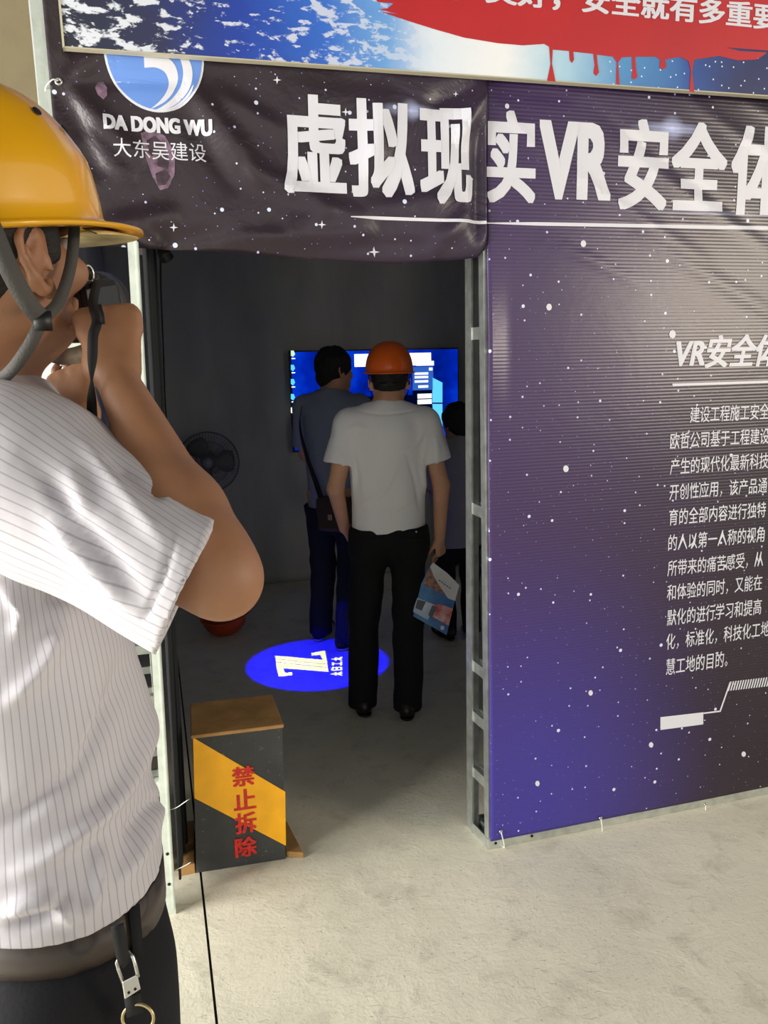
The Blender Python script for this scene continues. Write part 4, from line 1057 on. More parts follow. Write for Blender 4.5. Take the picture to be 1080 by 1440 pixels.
# little column of characters beside the emblem (read along the floor)
base_o = fl(476, 952); ax_ = Vector(fl(476, 917))-Vector(base_o); ax_.normalize(); ay_ = Vector((-ax_.y, ax_.x))
def glyph(o, strokes, sc):
    for (x0, y0, x1, y1) in strokes:
        p = Vector(o)+ax_*x0*sc+ay_*y0*sc; q = Vector(o)+ax_*x1*sc+ay_*y1*sc; orr(seg_mask(tuple(p), tuple(q), .011))
G1 = [(.1, .85, .9, .85), (.5, .85, .5, .1), (0, .1, 1, .1)]                    # 工
G2 = [(.1, .6, .9, .6), (.5, 1, .5, 0), (.5, .5, .05, 0), (.5, .5, .95, 0)]     # 木
G3 = [(.15, .9, .85, .9), (.15, .9, .15, .1), (.85, .9, .85, .1), (.15, .5, .85, .5), (.15, .1, .85, .1)]   # 日
ox = Vector(base_o)-ay_*.02
for k, g_ in enumerate((G2, G3, G1, G2)): glyph(ox+ax_*(.015+.072*k), g_, .058)
ox2 = Vector(fl(530, 948))
for k, g_ in enumerate((G2, G3)): glyph(ox2+ax_*(.0+.10*k), g_, .085)
colr = ntl.mix(mask, (.0, .0, 1.0, 1), (.95, 1.0, .62, 1))
gt.links.new(colr, em.inputs['Color']); 
gt.links.new(ntl.math('MULTIPLY', disc, 620.0), em.inputs['Strength'])
pj = empty('ceiling_projector', (gc.x+LX, gc.y+LY, GH+.02), 'small black logo projector fixed under the tent ceiling', 'projector')
lathe('barrel', [(.022, 0), (.03, 0), (.035, .02), (.035, .07), (0, .08)], (gc.x+LX*1.01, gc.y+LY*1.01, GH+.025), Vector((LX, LY, GH)), M['black_plastic'], pj, 20)

# ================================================================== PEOPLE
def V3(*a): return Vector(a)
def frame(fwd, up=UP):
    f = Vector(fwd).normalized(); r = f.cross(Vector(up)).normalized(); u = r.cross(f); return f, r, u
def hand(v, wrist, d, n, thumb, curl=(.5, .7, .5), sc=1.0, tcurl=.3, spread=.0, tout=.75):
    """palm and five fingers. d: along the palm, n: palm side normal (fingers curl to it), thumb: sideways unit towards the thumb"""
    d = Vector(d).normalized(); n = Vector(n); n = (n-d*n.dot(d)).normalized(); s = Vector(thumb); s = (s-d*s.dot(d)-n*s.dot(n)).normalized()
    w = Vector(wrist)
    for q in (-.026, -.009, .009, .026):
        v.cone(w+d*.012*sc+s*q*.6*sc, w+d*.088*sc+s*q*sc, .0155*sc, .0125*sc, .012*sc)
    for i, ln in enumerate((.070, .078, .072, .056)):
        o = .031-.0205*i
        b = w+d*(.088-.004*abs(i-1.2))*sc+s*o*sc; v.cone(b-n*.002*sc-d*.02*sc, b-n*.0045*sc, .0085*sc, .0098*sc, .004*sc); dd = (d+s*(1.2-i)*spread).normalized(); r = (.0093-.0006*i)*sc; ang = 0
        for j, fr_ in enumerate((.46, .30, .24)):
            ang = curl[j]*(1+.06*i); ax = dd.cross(n).normalized()
            dd = (Matrix.Rotation(ang, 3, ax) @ dd)
            e = b+dd*ln*fr_*sc; v.cone(b, e, r, r*.93, .003*sc); b = e; r *= .93
            n2 = ax.cross(dd)*-1
            n = n2 if j < 2 else n
        n = Vector(dd.cross(dd.cross(n))) if False else n
        # restore palm normal for the next finger
        n = (Vector(s).cross(d)); n = n if n.dot(Vector(hand_n)) > 0 else -n
    tb = w+d*.022*sc+s*.022*sc+n*.006; t1 = tb+(s*tout+d*.75+n*(1.1-tout)).normalized()*.040*sc
    t2 = t1+(s*(tout-.3-tcurl*.5)+d*1.0+n*(.2+tcurl)).normalized()*.032*sc; t3 = t2+(s*(.1-tcurl)+d*.9+n*(.2+tcurl)).normalized()*.024*sc
    v.cone(tb, t1, .0150*sc, .0115*sc, .012*sc); v.cone(t1, t2, .0110*sc, .0100*sc, .003); v.cone(t2, t3, .0100*sc, .0088*sc, .003)
hand_n = Vector((0, 0, 1))
def do_hand(v, wrist, d, n, thumb, **k):
    global hand_n
    hand_n = Vector(n); hand(v, wrist, d, n, thumb, **k)
def head(v, c, f, r, u, s=1.0, jb=0.0):
    """c: centre of the head at eye height"""
    RM = [[r.x, r.y, r.z], [f.x, f.y, f.z], [u.x, u.y, u.z]]
    P_ = lambda x, y, z: c+r*x*s+f*y*s+u*z*s
    v.ell(P_(0, -.012, .028), (.074*s, .094*s, .086*s), RM, .01)
    v.ell(P_(0, .022-jb*.6, -.030), (.062*s, .066*s, .078*s), RM, .03*s)
    v.ell(P_(0, .050-jb, -.082+jb*.3), (.034*s, .032*s, .026*s), RM, .035*s)          # chin
    for q in (-1, 1):
        v.cone(P_(q*.052, -.012, -.052), P_(q*.028, .056-jb, -.082+jb*.3), .016*s, .012*s, .03*s)   # jaw
        v.ell(P_(q*.040, .062, -.022), (.020*s, .016*s, .018*s), RM, .02*s)   # cheek
        v.ell(P_(q*.031, .092, .002), (.017*s, .012*s, .011*s), RM, .010*s, 'sub')  # socket
        v.cone(P_(q*.012, .083, .019), P_(q*.048, .070, .019), .007*s, .005*s, .010*s)   # brow
    v.cone(P_(0, .082, .008), P_(0, .101, -.026), .0075*s, .0115*s, .010*s)      # nose
    for q in (-1, 1): v.ell(P_(q*.011, .092, -.030), (.008*s, .009*s, .007*s), RM, .006*s)
    v.cone(P_(-.018, .080, -.052), P_(.018, .080, -.052), .006*s, .006*s, .006*s); v.cone(P_(-.015, .079, -.062), P_(.015, .079, -.062), .007*s, .007*s, .006*s)
    for q in (-1, 1):                                                          # ears
        e = P_(q*.076, -.006, -.008)
        ef = (f*.96+r*q*-.18).normalized(); eu = (u+f*-.12).normalized(); er = (r*q*1.0+f*-.35).normalized()
        EM = [[er.x, er.y, er.z], [ef.x, ef.y, ef.z], [eu.x, eu.y, eu.z]]
        v.ell(e+er*.002*s, (.0065*s, .017*s, .029*s), EM, .004*s)
        hx = [(.010, .004, .006), (.013, .020, .008), (.005, .031, .011), (-.008, .031, .014), (-.017, .019, .016), (-.018, .002, .016), (-.012, -.014, .014), (-.004, -.027, .010), (.005, -.030, .008), (.009, -.022, .005)]
        hq = [e+er*c_*s+ef*a_*s+eu*b_*s for a_, b_, c_ in hx]
        for i_ in range(len(hq)-1): v.cone(hq[i_], hq[i_+1], (.0042 if i_ < 6 else .0058)*s, (.0042 if i_ < 5 else .0058)*s, .003*s)
        v.cone(e+er*.010*s+ef*.014*s+eu*.002*s, e+er*.011*s+ef*.013*s-eu*.008*s, .004*s, .004*s, .003*s)
        v.cone(e+er*.011*s-ef*.010*s+eu*.012*s, e+er*.011*s-ef*.006*s-eu*.012*s, .0035*s, .0035*s, .004*s)
def eyes(c, f, r, u, par, s=1.0):
    for q in (-1, 1):
        lathe('eye', [(0, .0115*s), (.006*s, .0098*s), (.010*s, .0055*s), (.0115*s, 0), (.010*s, -.0055*s), (0, -.0115*s)], c+r*q*.031*s+f*.074*s+u*.001*s, f, M['eye'], par, 12)
        lathe('iris', [(0, .0123*s), (.005*s, .0112*s), (.0052*s, .009*s)], c+r*q*.031*s+f*.074*s+u*.001*s, f, M['hole'], par, 10)
def vol_for(pts, pad, h):
    a = np.array([tuple(p) for p in pts]); return Vol(a.min(0)-pad, a.max(0)+pad, h)
def finish(name, v, mat, par, amp=0, freq=8, stretch=(1, 1, .5), seed=0, post=None, stripe=None):
    vs, fs = v.nets()
    if amp: vs = ripple(vs, fs, amp, freq, stretch, seed)
    if post: vs = post(vs, fs)
    return np_mesh(name, vs, fs, mat, par, stripe(vs) if stripe else None)
def shoe(par, ank, f, sc=1.0, mat='shoe', toe_only=False):
    f = Vector(f); f.z = 0; f.normalize(); r = f.cross(UP); g = Vector((ank.x, ank.y, 0))
    v = vol_for([g-f*.1, g+f*.22, g+UP*.12, g-r*.06, g+r*.06], .04, .006)
    v.cone(g-f*.045*sc+UP*.045, g+f*.05*sc+UP*.05, .036*sc, .038*sc, .02); v.cone(g+f*.05*sc+UP*.045, g+f*.165*sc+UP*.032, .038*sc, .030*sc, .03)
    v.cone(g-f*.02*sc+UP*.05, g-f*.015*sc+UP*.105, .036*sc, .036*sc, .03)
    v.cut(g+UP*.014, -UP)
    o = finish('shoe', v, M[mat], par)
    v = vol_for([g-f*.1, g+f*.22, g+UP*.02, g-r*.06, g+r*.06], .04, .005)
    for a_, b_, ra, rb in ((-.045, .06, .038, .041), (.06, .168, .041, .033)):
        v.cone(g+f*a_*sc+UP*.03, g+f*b_*sc+UP*.03, ra*sc, rb*sc, .01)
    v.cut(g+UP*.016, UP); v.cut(g+UP*.0005, -UP); finish('sole', v, M['sole' if mat != 'shoe' else 'shoe'], o)

def ray_px(p):                             # projection used only to lay the fold lines while modelling
    q = CAM_ROT.transposed() @ (Vector(p)-CAM_POS); return 540+F*q.x/-q.z, 720-F*q.y/-q.z
def folds(lines):
    RT = np.array(CAM_ROT.transposed()); cp = np.array(CAM_POS)
    def f(vs, fs):
        n = vnormals(vs, fs); q = (vs-cp)@RT.T; x = 540+F*q[:, 0]/-q[:, 2]; y = 720-F*q[:, 1]/-q[:, 2]
        d = np.zeros(len(vs), np.float32)
        for pts_, w, am in lines:
            best = np.full(len(vs), 1e9); amp = np.zeros(len(vs)); n_ = len(pts_)-1
            for i, (a, b) in enumerate(zip(pts_, pts_[1:])):
                vx, vy = b[0]-a[0], b[1]-a[1]; t = np.clip(((x-a[0])*vx+(y-a[1])*vy)/(vx*vx+vy*vy), 0, 1)
                dd = np.hypot(x-a[0]-t*vx, y-a[1]-t*vy); m = dd < best
                best = np.where(m, dd, best); tt = (i+t)/n_; amp = np.where(m, np.clip(np.minimum(tt, 1-tt)*4, 0.15, 1), amp)
            d += am*amp*np.exp(-(best/w)**2)
        return vs+n*d[:, None]
    return f
def curve2(pts_): return [(p.x, p.y) for p in smoothpath([Vector((a, b, 0)) for a, b in pts_], 6)]
def person(label, org, yaw, H, opt):
    """standing figure, built in world space from a local skeleton (x right, y forward)"""
    s = H/1.70; cy, sy_ = math.cos(yaw), math.sin(yaw)
    def W(x, y, z): return Vector((org.x+(x*cy+y*sy_)*s*1.0, org.y+(-x*sy_+y*cy)*s, z*s))
    D = lambda x, y, z: Vector((x*cy+y*sy_, -x*sy_+y*cy, z))
    par = empty('person', Vector((org.x, org.y, 0)), label, 'person', opt.get('group'))
    g = opt; sk = M[g.get('skin', 'skin_far')]
    ln = g.get('lean', 0.0)
    hips = {q: W(q*.088, 0, .88) for q in (-1, 1)}
    feet = g['feet']     # {-1:(x,y),1:(x,y)} local
    knees = {q: W((q*.088+feet[q][0])/2+q*.008, .02+feet[q][1]*.5, .48) for q in (-1, 1)}
    anks = {q: W(feet[q][0], feet[q][1]-.02, .085) for q in (-1, 1)}
    sh = {q: W(q*.172, -.005+ln, 1.375) for q in (-1, 1)}
    arms = g['arms']     # q:(elbow local, wrist local)
    el = {q: W(*arms[q][0]) for q in (-1, 1)}; wr = {q: W(*arms[q][1]) for q in (-1, 1)}
    hf = D(*g.get('face', (0, 1, 0))); hf, hr, hu = frame(hf, UP)
    hc_ = W(*g.get('head', (0, .02+ln, 1.575)))
    R_ = D(1, 0, 0); F_ = D(0, 1, 0)
    allp = [hc_+UP*.14, hc_-UP*.14]+list(anks.values())+list(wr.values())+list(el.values())+list(sh.values())+[W(0, .2, .5), W(0, -.2, .5)]
    # body: one continuous surface
    v = vol_for(allp, .16, .0075)
    flat = (F_, 1.45)
    v.cone(W(0, ln*.8, 1.30), W(0, ln*.4, 1.10), .155*s, .14*s, .03, flat); v.cone(W(0, ln*.4, 1.12), W(0, 0, .92), .135*s, .15*s, .05, flat)
    v.cone(sh[-1]-UP*.0, sh[1], .052*s, .052*s, .05); v.cone(W(0, ln, 1.38), hc_-UP*.06*s-hf*.02*s, .058*s, .054*s, .03)
    v.cone(sh[-1]+R_*.02, W(0, ln-.01, 1.45), .045*s, .05*s, .04); v.cone(sh[1]-R_*.02, W(0, ln-.01, 1.45), .045*s, .05*s, .04)
    for q in (-1, 1):
        v.cone(hips[q], knees[q], .082*s, .055*s, .04); v.cone(knees[q], anks[q], .053*s, .036*s, .02); v.cone(anks[q], anks[q]+F_*.10-UP*.04, .035*s, .03*s, .02)
        v.cone(sh[q], el[q], .047*s, .038*s, .03); v.cone(el[q], wr[q], .039*s, .027*s, .012, )
        hd = g['hands'][q]
        do_hand(v, wr[q]-(wr[q]-el[q]).normalized()*.004, D(*hd['d']), D(*hd['n']), D(*hd['t']), curl=hd.get('curl', (.35, .4, .3)), sc=.95*s*hd.get('sc', 1), tcurl=hd.get('tc', .2))
    head(v, hc_, hf, hr, hu, s*g.get('headsc', 1))
    finish('body', v, sk, par); eyes(hc_, hf, hr, hu, par, s*g.get('headsc', 1))
    # hair
    if g.get('hair', 1):
        hs = s*g.get('headsc', 1); RM = [[hr.x, hr.y, hr.z], [hf.x, hf.y, hf.z], [hu.x, hu.y, hu.z]]
        v = vol_for([hc_], .19*hs, .006); hv = g.get('hairv', 1.0)
        v.ell(hc_-hf*.016*hs+hu*.036*hs, (.083*hs*hv, .100*hs*hv, .091*hs*hv), RM, 0); v.ell(hc_-hf*.045*hs-hu*.025*hs, (.066*hs*hv, .060*hs*hv, .075*hs*hv), RM, .03)
        v.ell(hc_+hf*.085*hs-hu*.045*hs, (.075*hs, .075*hs, .085*hs), RM, .02, 'sub')
        v.ell(hc_+hf*.03*hs-hu*.10*hs, (.11*hs, .06*hs, .10*hs), RM, .02, 'sub')
        if g.get('nape'): v.cut(hc_-hu*g['nape'], -hu+hf*.2)
        finish('hair', v, M['hair'], par, .007, 34, (1, 1, .6), 2)
    # shirt
    zh = g.get('hem', .90); si = g.get('slim', 1.0)
    v = vol_for([W(0, .2, zh), W(0, -.2, 1.5)]+list(sh.values())+list(el.values()), .12, .0075)
    flat = (F_, g.get('flat', 1.42))
    v.cone(W(0, ln*.8-.004, 1.31), W(0, ln*.4, 1.10), .176*s*si, .166*s*si, .03, flat); v.cone(W(0, ln*.4, 1.12), W(0, 0, zh-.03), .160*s*si, .168*s*si, .05, flat)
    v.cone(sh[-1]-UP*.006, sh[1]-UP*.006, .062*s, .062*s, .05, (F_, 1.0))
    for q in (-1, 1):
        v.cone(sh[q]-R_*q*.03, W(0, ln-.012, 1.445), .058*s, .055*s, .04)
        c_ = sh[q].lerp(el[q], g.get('sleeve', .72)); w_ = (c_-sh[q]).normalized()
        v2 = sh[q]+w_*.0
        v.cone(v2, c_+w_*.05, .068*s, .080*s, .035)
    # collar
    v.cone(W(0, ln+.0, 1.435), W(0, ln+.006, 1.475), .067*s, .062*s, .008)
    for q in (-1, 1):
        c_ = sh[q].lerp(el[q], g.get('sleeve', .72)); w_ = (el[q]-sh[q]).normalized()
        v.cone(c_+w_*.001, c_+w_*.16, .11*s, .11*s, 0, None, 'sub') if False else None
        # cut the sleeve end square
        bl_ = v.block(np.array(c_)-.19, np.array(c_)+.19)
        if bl_:
            sl_, (X, Y, Z) = bl_; nn = w_
            dd = (X-c_.x)*nn.x+(Y-c_.y)*nn.y+(Z-c_.z)*nn.z
            rad = np.sqrt(np.maximum((X-c_.x)**2+(Y-c_.y)**2+(Z-c_.z)**2-dd*dd, 0))
            near = (rad < .105*s) & ((X-W(0, 0, 1).x)*R_.x*q+(Y-W(0, 0, 1).y)*R_.y*q > .165*s*si)
            v.a[sl_] = np.where(near, np.maximum(v.a[sl_], dd), v.a[sl_])
            ax_l = dd > -.02
            v.a[sl_] = np.where(near & ax_l, np.maximum(v.a[sl_], (.052*s-rad)), v.a[sl_])
    v.cut(W(0, 0, zh), -UP); v.cut(W(0, 0, 1.470)+F_*0, (UP+F_*.35))
    shirt_ = finish('shirt', v, M[g['shirt']], par, g.get('wr', .009), 9, (1, 1, .45), g.get('seed', 1), post=folds(g['folds']) if 'folds' in g else None)
    cbp = [W(0, ln, 1.447)+R_*math.sin(a)*.073*s-F_*math.cos(a)*.072*s for a in [(-2.3+4.6*i/20) for i in range(21)]]
    ribbon('collar', cbp, [(p-W(0, ln, 1.447)+UP*.03) for p in cbp], .040*s, .004, M[g['shirt']], shirt_)
    # trousers
    v = vol_for([W(0, .2, zh+.05), W(0, -.2, 0)]+list(anks.values())+list(hips.values()), .11, .0075)
    v.cone(W(0, 0, zh+.02), W(0, -.004, .90), .158*s, .162*s, .02, (F_, 1.42))
    for q in (-1, 1):
        v.cone(hips[q]-F_*.02, hips[q]-UP*.06-F_*.02, .088*s, .095*s, .03); lw = g.get('leg', 1.0)
        v.cone(hips[q]-UP*.02, knees[q], .094*s, .074*s*lw, .03); v.cone(knees[q], anks[q]-UP*.045, .073*s*lw, .068*s*lw, .03)
    v.cut(W(0, 0, zh+.022), UP); v.cut(Vector((0, 0, g.get('cuff', .035))), -UP)
    finish('trousers', v, M[g['pants']], par, .009, 8, (1, 1, .8), g.get('seed', 1)+5)
    for q in (-1, 1):
        fd = D(*g.get('toe', {}).get(q, (q*.18, 1, 0)))
        shoe(par, anks[q], fd, s, g.get('shoe', 'shoe'))
    return par, dict(W=W, D=D, hc=hc_, f=hf, r=hr, u=hu, s=s, wr=wr, el=el, sh=sh, R=R_, F=F_)

# ---- man in the white shirt with the orange helmet
o1 = on_floor(552, 997); 
relax = dict(curl=(.35, .45, .3))
man1, k1 = person('man in white shirt, black trousers and orange helmet facing the screen', o1, R(-3), 1.635, dict(
    nape=.022, wr=.006, folds=[(curve2(c_), w_, a_) for c_, w_, a_ in [
        ([(497, 620), (508, 660), (512, 700)], 4, .008), ([(486, 610), (500, 600), (520, 606)], 4, .006), ([(600, 615), (594, 660), (600, 700)], 4, .008), ([(560, 650), (540, 690), (500, 715)], 4, .007), ([(585, 700), (560, 715), (530, 728)], 3, .006), ([(572, 640), (584, 680), (590, 720)], 3, -.006),
        ([(492, 575), (540, 583), (600, 574)], 1.4, -.004), ([(470, 625), (482, 650), (480, 668)], 3, .006), ([(612, 610), (616, 640), (610, 668)], 3, .006), ([(530, 600), (524, 650), (530, 700)], 4, .005), ([(596, 605), (585, 625), (560, 640)], 3, .005)]],
    feet={-1: (-.145, -.0), 1: (.068, -.06)}, shirt='white_cloth', pants='black_cloth', hem=.885, hair=1, head=(.018, .02, 1.565), face=(.04, 1, 0), slim=1.02, sleeve=.62, leg=1.0,
    arms={-1: ((-.240, -.04, 1.09), (-.205, .10, .88)), 1: ((.245, -.02, 1.09), (.240, .03, .835))},
    hands={-1: dict(d=(.25, .6, -.75), n=(.9, .1, .3), t=(.2, .8, .5), curl=(.8, .8, .6)), 1: dict(d=(.05, .05, -1), n=(-.75, .55, 0), t=(-.5, -.8, 0), curl=(.95, 1.0, .7), tc=.5)}))
hb = k1['hc']
hel = empty('helmet', hb, None); bpy.data.objects.remove(hel)
sh_ = hardhat(man1, hb+k1['u']*.042-k1['f']*.006, k1['f'], k1['u'], .124, .103, .128, M['orange_shell'], .030); sh_.name = 'helmet'
F1, R1, U1 = k1['f'], k1['r'], k1['u']; hs1 = k1['s']
bandp = [hb+F1*(-.006+.1*math.cos(a)*hs1)+R1*(.083*math.sin(a))*hs1+U1*.012 for a in [math.pi+(-1.25+2.5*i/16) for i in range(17)]]
ribbon('headband', bandp, [(p-hb) for p in bandp], .030, .003, M['black_plastic'], man1)
bandp = [hb+F1*(-.006+.097*math.cos(a)*hs1)+R1*(.080*math.sin(a))*hs1-U1*.012 for a in [math.pi+(-.65+1.3*i/10) for i in range(11)]]
ribbon('adjuster', bandp, [(p-hb) for p in bandp], .024, .007, M['black_plastic'], man1)
for q in (-1, 1):
    sp_ = [hb+R1*q*.092*hs1-F1*.04+U1*.035, hb+R1*q*.088*hs1-F1*.01-U1*.01, hb+R1*q*.078*hs1+F1*.01-U1*.06, hb+R1*q*.04+F1*.045-U1*.105, hb+F1*.055-U1*.118]
    sp_ = smoothpath(sp_, 5); ribbon('chin_strap', sp_, [(p-hb+U1*.05) for p in sp_], .014, .002, M['black_web'], man1)
for q in (-1, 1): 
    c_ = k1['W'](q*.09, -.118, .865)
    ribbon('pocket_welt', [c_-k1['R']*.055+UP*.006*q, c_+k1['R']*.055-UP*.006*q], -k1['F'], .006, .003, M['hole'], man1)
c_ = k1['W'](.118, -.112, .895); lathe('button', [(0, .003), (.005, .002), (.005, 0)], c_, -k1['F'], M['chrome'], man1, 10)

# brochure in his right hand
bd = k1['wr'][1]; bdep = (bd-CAM_POS).dot(CAM_ROT @ Vector((0, 0, -1)))-.06
def Bp(px, py, dd=0): return P(px, py, bdep+dd)
bro = empty('brochure', Bp(612, 800), 'glossy blue and white brochure held low by the white shirted man', 'brochure')
def m2(name, c1, c2, sc):
    m, nt, b = newmat(name); f = nt.noise(nt.coord(), sc, 5, .7); L(nt, nt.ramp(f, [(.35, c1), (.65, c2)]), b.inputs['Base Color']); b.inputs['Roughness'].default_value = .35; return m
M['bro_blue'] = m2('brochure_blue', srgb(30, 84, 160), srgb(62, 140, 200), 6); M['bro_city'] = m2('brochure_city', srgb(92, 60, 50), srgb(190, 130, 100), 60); M['bro_light'] = m2('brochure_light', srgb(120, 180, 220), srgb(225, 225, 235), 10)
M['bro_grey'] = plain('brochure_tower', srgb(70, 80, 96), .4); M['bro_red'] = m2('brochure_red', srgb(190, 60, 60), srgb(230, 190, 190), 20)
def sheet(name, pts, mat, lift=0, th=.0012):
    q = [Bp(x, y, d_-lift) for x, y, d_ in pts]; n = len(q)
    nrm = (q[1]-q[0]).cross(q[2]-q[0]).normalized()
    if nrm.dot(CAM_POS-q[0]) < 0: nrm = -nrm
    q2 = [p-nrm*th for p in q]
    o = mesh(name, q+q2, [tuple(range(n)), tuple(range(n, 2*n))[::-1]]+[(i, n+i, n+(i+1) % n, (i+1) % n) for i in range(n)], M[mat], bro)
    bm = bmesh.new(); bm.from_mesh(o.data); bmesh.ops.recalc_face_normals(bm, faces=bm.faces); bmesh.ops.triangulate(bm, faces=bm.faces); bm.to_mesh(o.data); bm.free(); return o
sheet('cover', [(604, 797, 0), (573, 862, 0), (628, 893, 0), (645, 823, 0), (612, 796, 0)], 'bro_blue')
sheet('picture', [(603, 800, 0), (595, 822, 0), (633, 840, 0), (622, 808, 0)], 'bro_city', .002)
sheet('picture', [(585, 840, 0), (577, 858, 0), (602, 872, 0), (610, 850, 0)], 'bro_light', .002); sheet('picture', [(610, 850, 0), (606, 866, 0), (631, 880, 0), (637, 856, 0), (620, 850, 0)], 'bro_red', .002)
sheet('picture', [(587, 843, 0), (584, 855, 0), (593, 859, 0), (599, 846, 0)], 'bro_grey', .003); sheet('picture', [(608, 851, 0), (602, 865, 0), (608, 868, 0), (614, 854, 0)], 'bro_grey', .003)
fp = [(605, 797), (611, 812), (622, 829), (630, 841), (640, 845), (646, 823), (629, 806), (609, 791)]
sheet('folded_page', [(x, y, -.012 if i in (1, 2, 3, 4) else -.004) for i, (x, y) in enumerate(fp)], 'paper', .003)
for k in range(5): sheet('print_line', [(617+k*3.6, 815+k*2.6, 0), (619.5+k*3.6, 816.8+k*2.6, 0), (619+k*3.6, 818+k*2.6, 0), (616.5+k*3.6, 816.2+k*2.6, 0)], 'bro_grey', .0165, .0005)
sheet('emblem', [(622+3*math.cos(a*.785), 883+3.4*math.sin(a*.785), 0) for a in range(8)], 'white_print', .003)

# ---- man in the blue-grey shirt with shoulder bag
o2 = on_floor(478, 905)
man2, k2 = person('man in blue grey shirt and dark trousers, left of the white shirted man', o2, R(26), 1.665, dict(
    feet={-1: (-.15, .06), 1: (.07, -.03)}, shirt='blue_cloth', pants='navy_cloth', hem=.80, head=(.01, .03, 1.575), face=(.50, .86, -.06), slim=.98, sleeve=.80, hairv=1.05, headsc=1.04, shoe='navy_cloth',
    arms={-1: ((-.22, .06, 1.10), (-.20, .26, .98)), 1: ((.26, .02, 1.10), (.20, .22, 1.0))},
    hands={-1: dict(d=(.2, .8, -.5), n=(.9, -.1, .2), t=(.1, .6, .8)), 1: dict(d=(-.2, .9, -.1), n=(-.9, -.1, .0), t=(0, .1, 1))}, seed=3))
bag = empty('shoulder_bag', k2['W'](.15, -.17, .90), 'dark leather bag on a strap, at the right hip of the blue shirted man', 'bag')
W2 = k2['W']
def bagbox(name, x0, x1, y0, y1, z0, z1, mat, bev):
    return hexa(name, [W2(x0, y0, z0), W2(x1, y0, z0), W2(x1, y1, z0), W2(x0, y1, z0), W2(x0, y0, z1), W2(x1, y0, z1), W2(x1, y1, z1), W2(x0, y1, z1)], mat, bag, bev)
bagbox('pouch', .01, .20, -.235, -.150, .72, .90, M['leather'], .02); bagbox('flap', .008, .202, -.242, -.148, .80, .908, M['leather'], .02); bagbox('buckle', .09, .115, -.247, -.243, .79, .82, M['brass'], .002)
sp_ = smoothpath([W2(.03, -.20, .89), W2(-.02, -.165, .97), W2(-.085, -.158, 1.14), W2(-.135, -.125, 1.30), W2(-.15, -.02, 1.43), W2(-.125, .07, 1.38), W2(0, .14, 1.2), W2(.16, .125, 1.0), W2(.20, .0, .93), W2(.185, -.16, .89)], 6)
cen = W2(0, 0, 1.1)
ribbon('strap', sp_, [Vector((p.x-cen.x, p.y-cen.y, max(0, p.z-1.35)*3)) for p in sp_], .032, .003, M['black_web'], bag)

# ---- third visitor at the right, bending slightly behind the frame
o3 = on_floor(645, 896)
man3, k3 = person('short dark haired person in grey shirt, half hidden behind the right steel frame', o3, R(-20), 1.34, dict(
    feet={-1: (-.09, .02), 1: (.09, -.02)}, shirt='grey_cloth', pants='black_cloth', hem=.70, face=(-.25, .95, -.15), slim=1.12, sleeve=.8, hairv=1.14, headsc=1.08, wr=.012,
    arms={-1: ((-.26, .10, 1.10), (-.10, .30, 1.08)), 1: ((.26, .10, 1.10), (.10, .30, 1.05))},
    hands={-1: dict(d=(.5, .8, .1), n=(0, -.2, -1), t=(1, 0, 0)), 1: dict(d=(-.5, .8, .1), n=(0, -.2, -1), t=(-1, 0, 0))}, seed=8))

# ================================================================== PHOTOGRAPHER (close, at left)
ph_f = Vector((math.sin(R(52)), math.cos(R(52)), 0)); ph_r = Vector((ph_f.y, -ph_f.x, 0))
SR = P(48, 645, .79)                       # right shoulder joint
ELB = P(308, 808, .705); WRR = P(161, 528, .83)
SL = SR-ph_r*.36+UP*.01
mid = (SR+SL)/2
HIP = Vector((-.395, .850, 0))             # pelvis centre on plan
ph = empty('person', (HIP.x, HIP.y, 0), 'man in pinstriped white shirt and yellow helmet taking a photograph at the left', 'person')
hf, hr, hu = frame(Vector((math.sin(R(30)), math.cos(R(30)), .17)), UP)
HC = P(44, 354, .80)-hr*.081+hf*.006               # head centre from the ear position
HS = 1.06
neckb = mid+UP*.045-ph_f*.01
beltz = 1.055
hipR = HIP+ph_r*.09+UP*.93; hipL = HIP-ph_r*.09+UP*.93
knR = HIP+ph_r*.11+ph_f*.03+UP*.50; knL = HIP-ph_r*.11+ph_f*.05+UP*.50
anR = HIP+ph_r*.12-ph_f*.02+UP*.09; anL = HIP-ph_r*.12+ph_f*.03+UP*.09
WRL = P(122, 620, 1.04); ELL = P(110, 800, .98)
pts = [HC+hu*.2, HC+hf*.15, HC-hf*.15, anR, anL, anL-ph_r*.1, anR+ph_f*.2, ELB, WRR, SL, SR, ELL, P(60, 430, 1.0), P(190, 380, .8)]
v = vol_for(pts, .10, .004)
fl_ = (ph_f, 1.5)
chest = mid-UP*.12; waist = HIP+UP*1.10
v.cone(chest, waist, .150, .128, .03, fl_); v.cone(waist, HIP+UP*.93, .130, .150, .05, fl_)
v.cone(SL, SR, .05, .05, .05); v.cone(neckb-UP*.04, HC-hu*.075-hf*.040, .056, .049, .03)
v.cone(SR-ph_r*.03, neckb, .045, .05, .05); v.cone(SL+ph_r*.03, neckb, .045, .05, .05)
for h_, k_, a_ in ((hipR, knR, anR), (hipL, knL, anL)):
    v.cone(h_, k_, .085, .056, .04); v.cone(k_, a_, .054, .037, .02); v.cone(a_, a_+ph_f*.10-UP*.045, .036, .03, .02)
# right arm: elbow bent sharply, forearm rising to the camera
v.cone(SR, ELB.lerp(SR, .12), .048, .037, .03)
v.cone(ELB.lerp(SR, .10), ELB, .037, .030, .02)
up_ = (WRR-ELB).normalized()
v.cone(ELB, ELB+up_*.075, .029, .0305, .025); v.cone(ELB+up_*.075, WRR, .0305, .0205, .03)
v.cone(ELB+Vector((.004, 0, -.008)), ELB+up_*.02, .027, .03, .02)
v.cone(SL, ELL, .048, .038, .03); v.cone(ELL, WRL, .034, .021, .03)
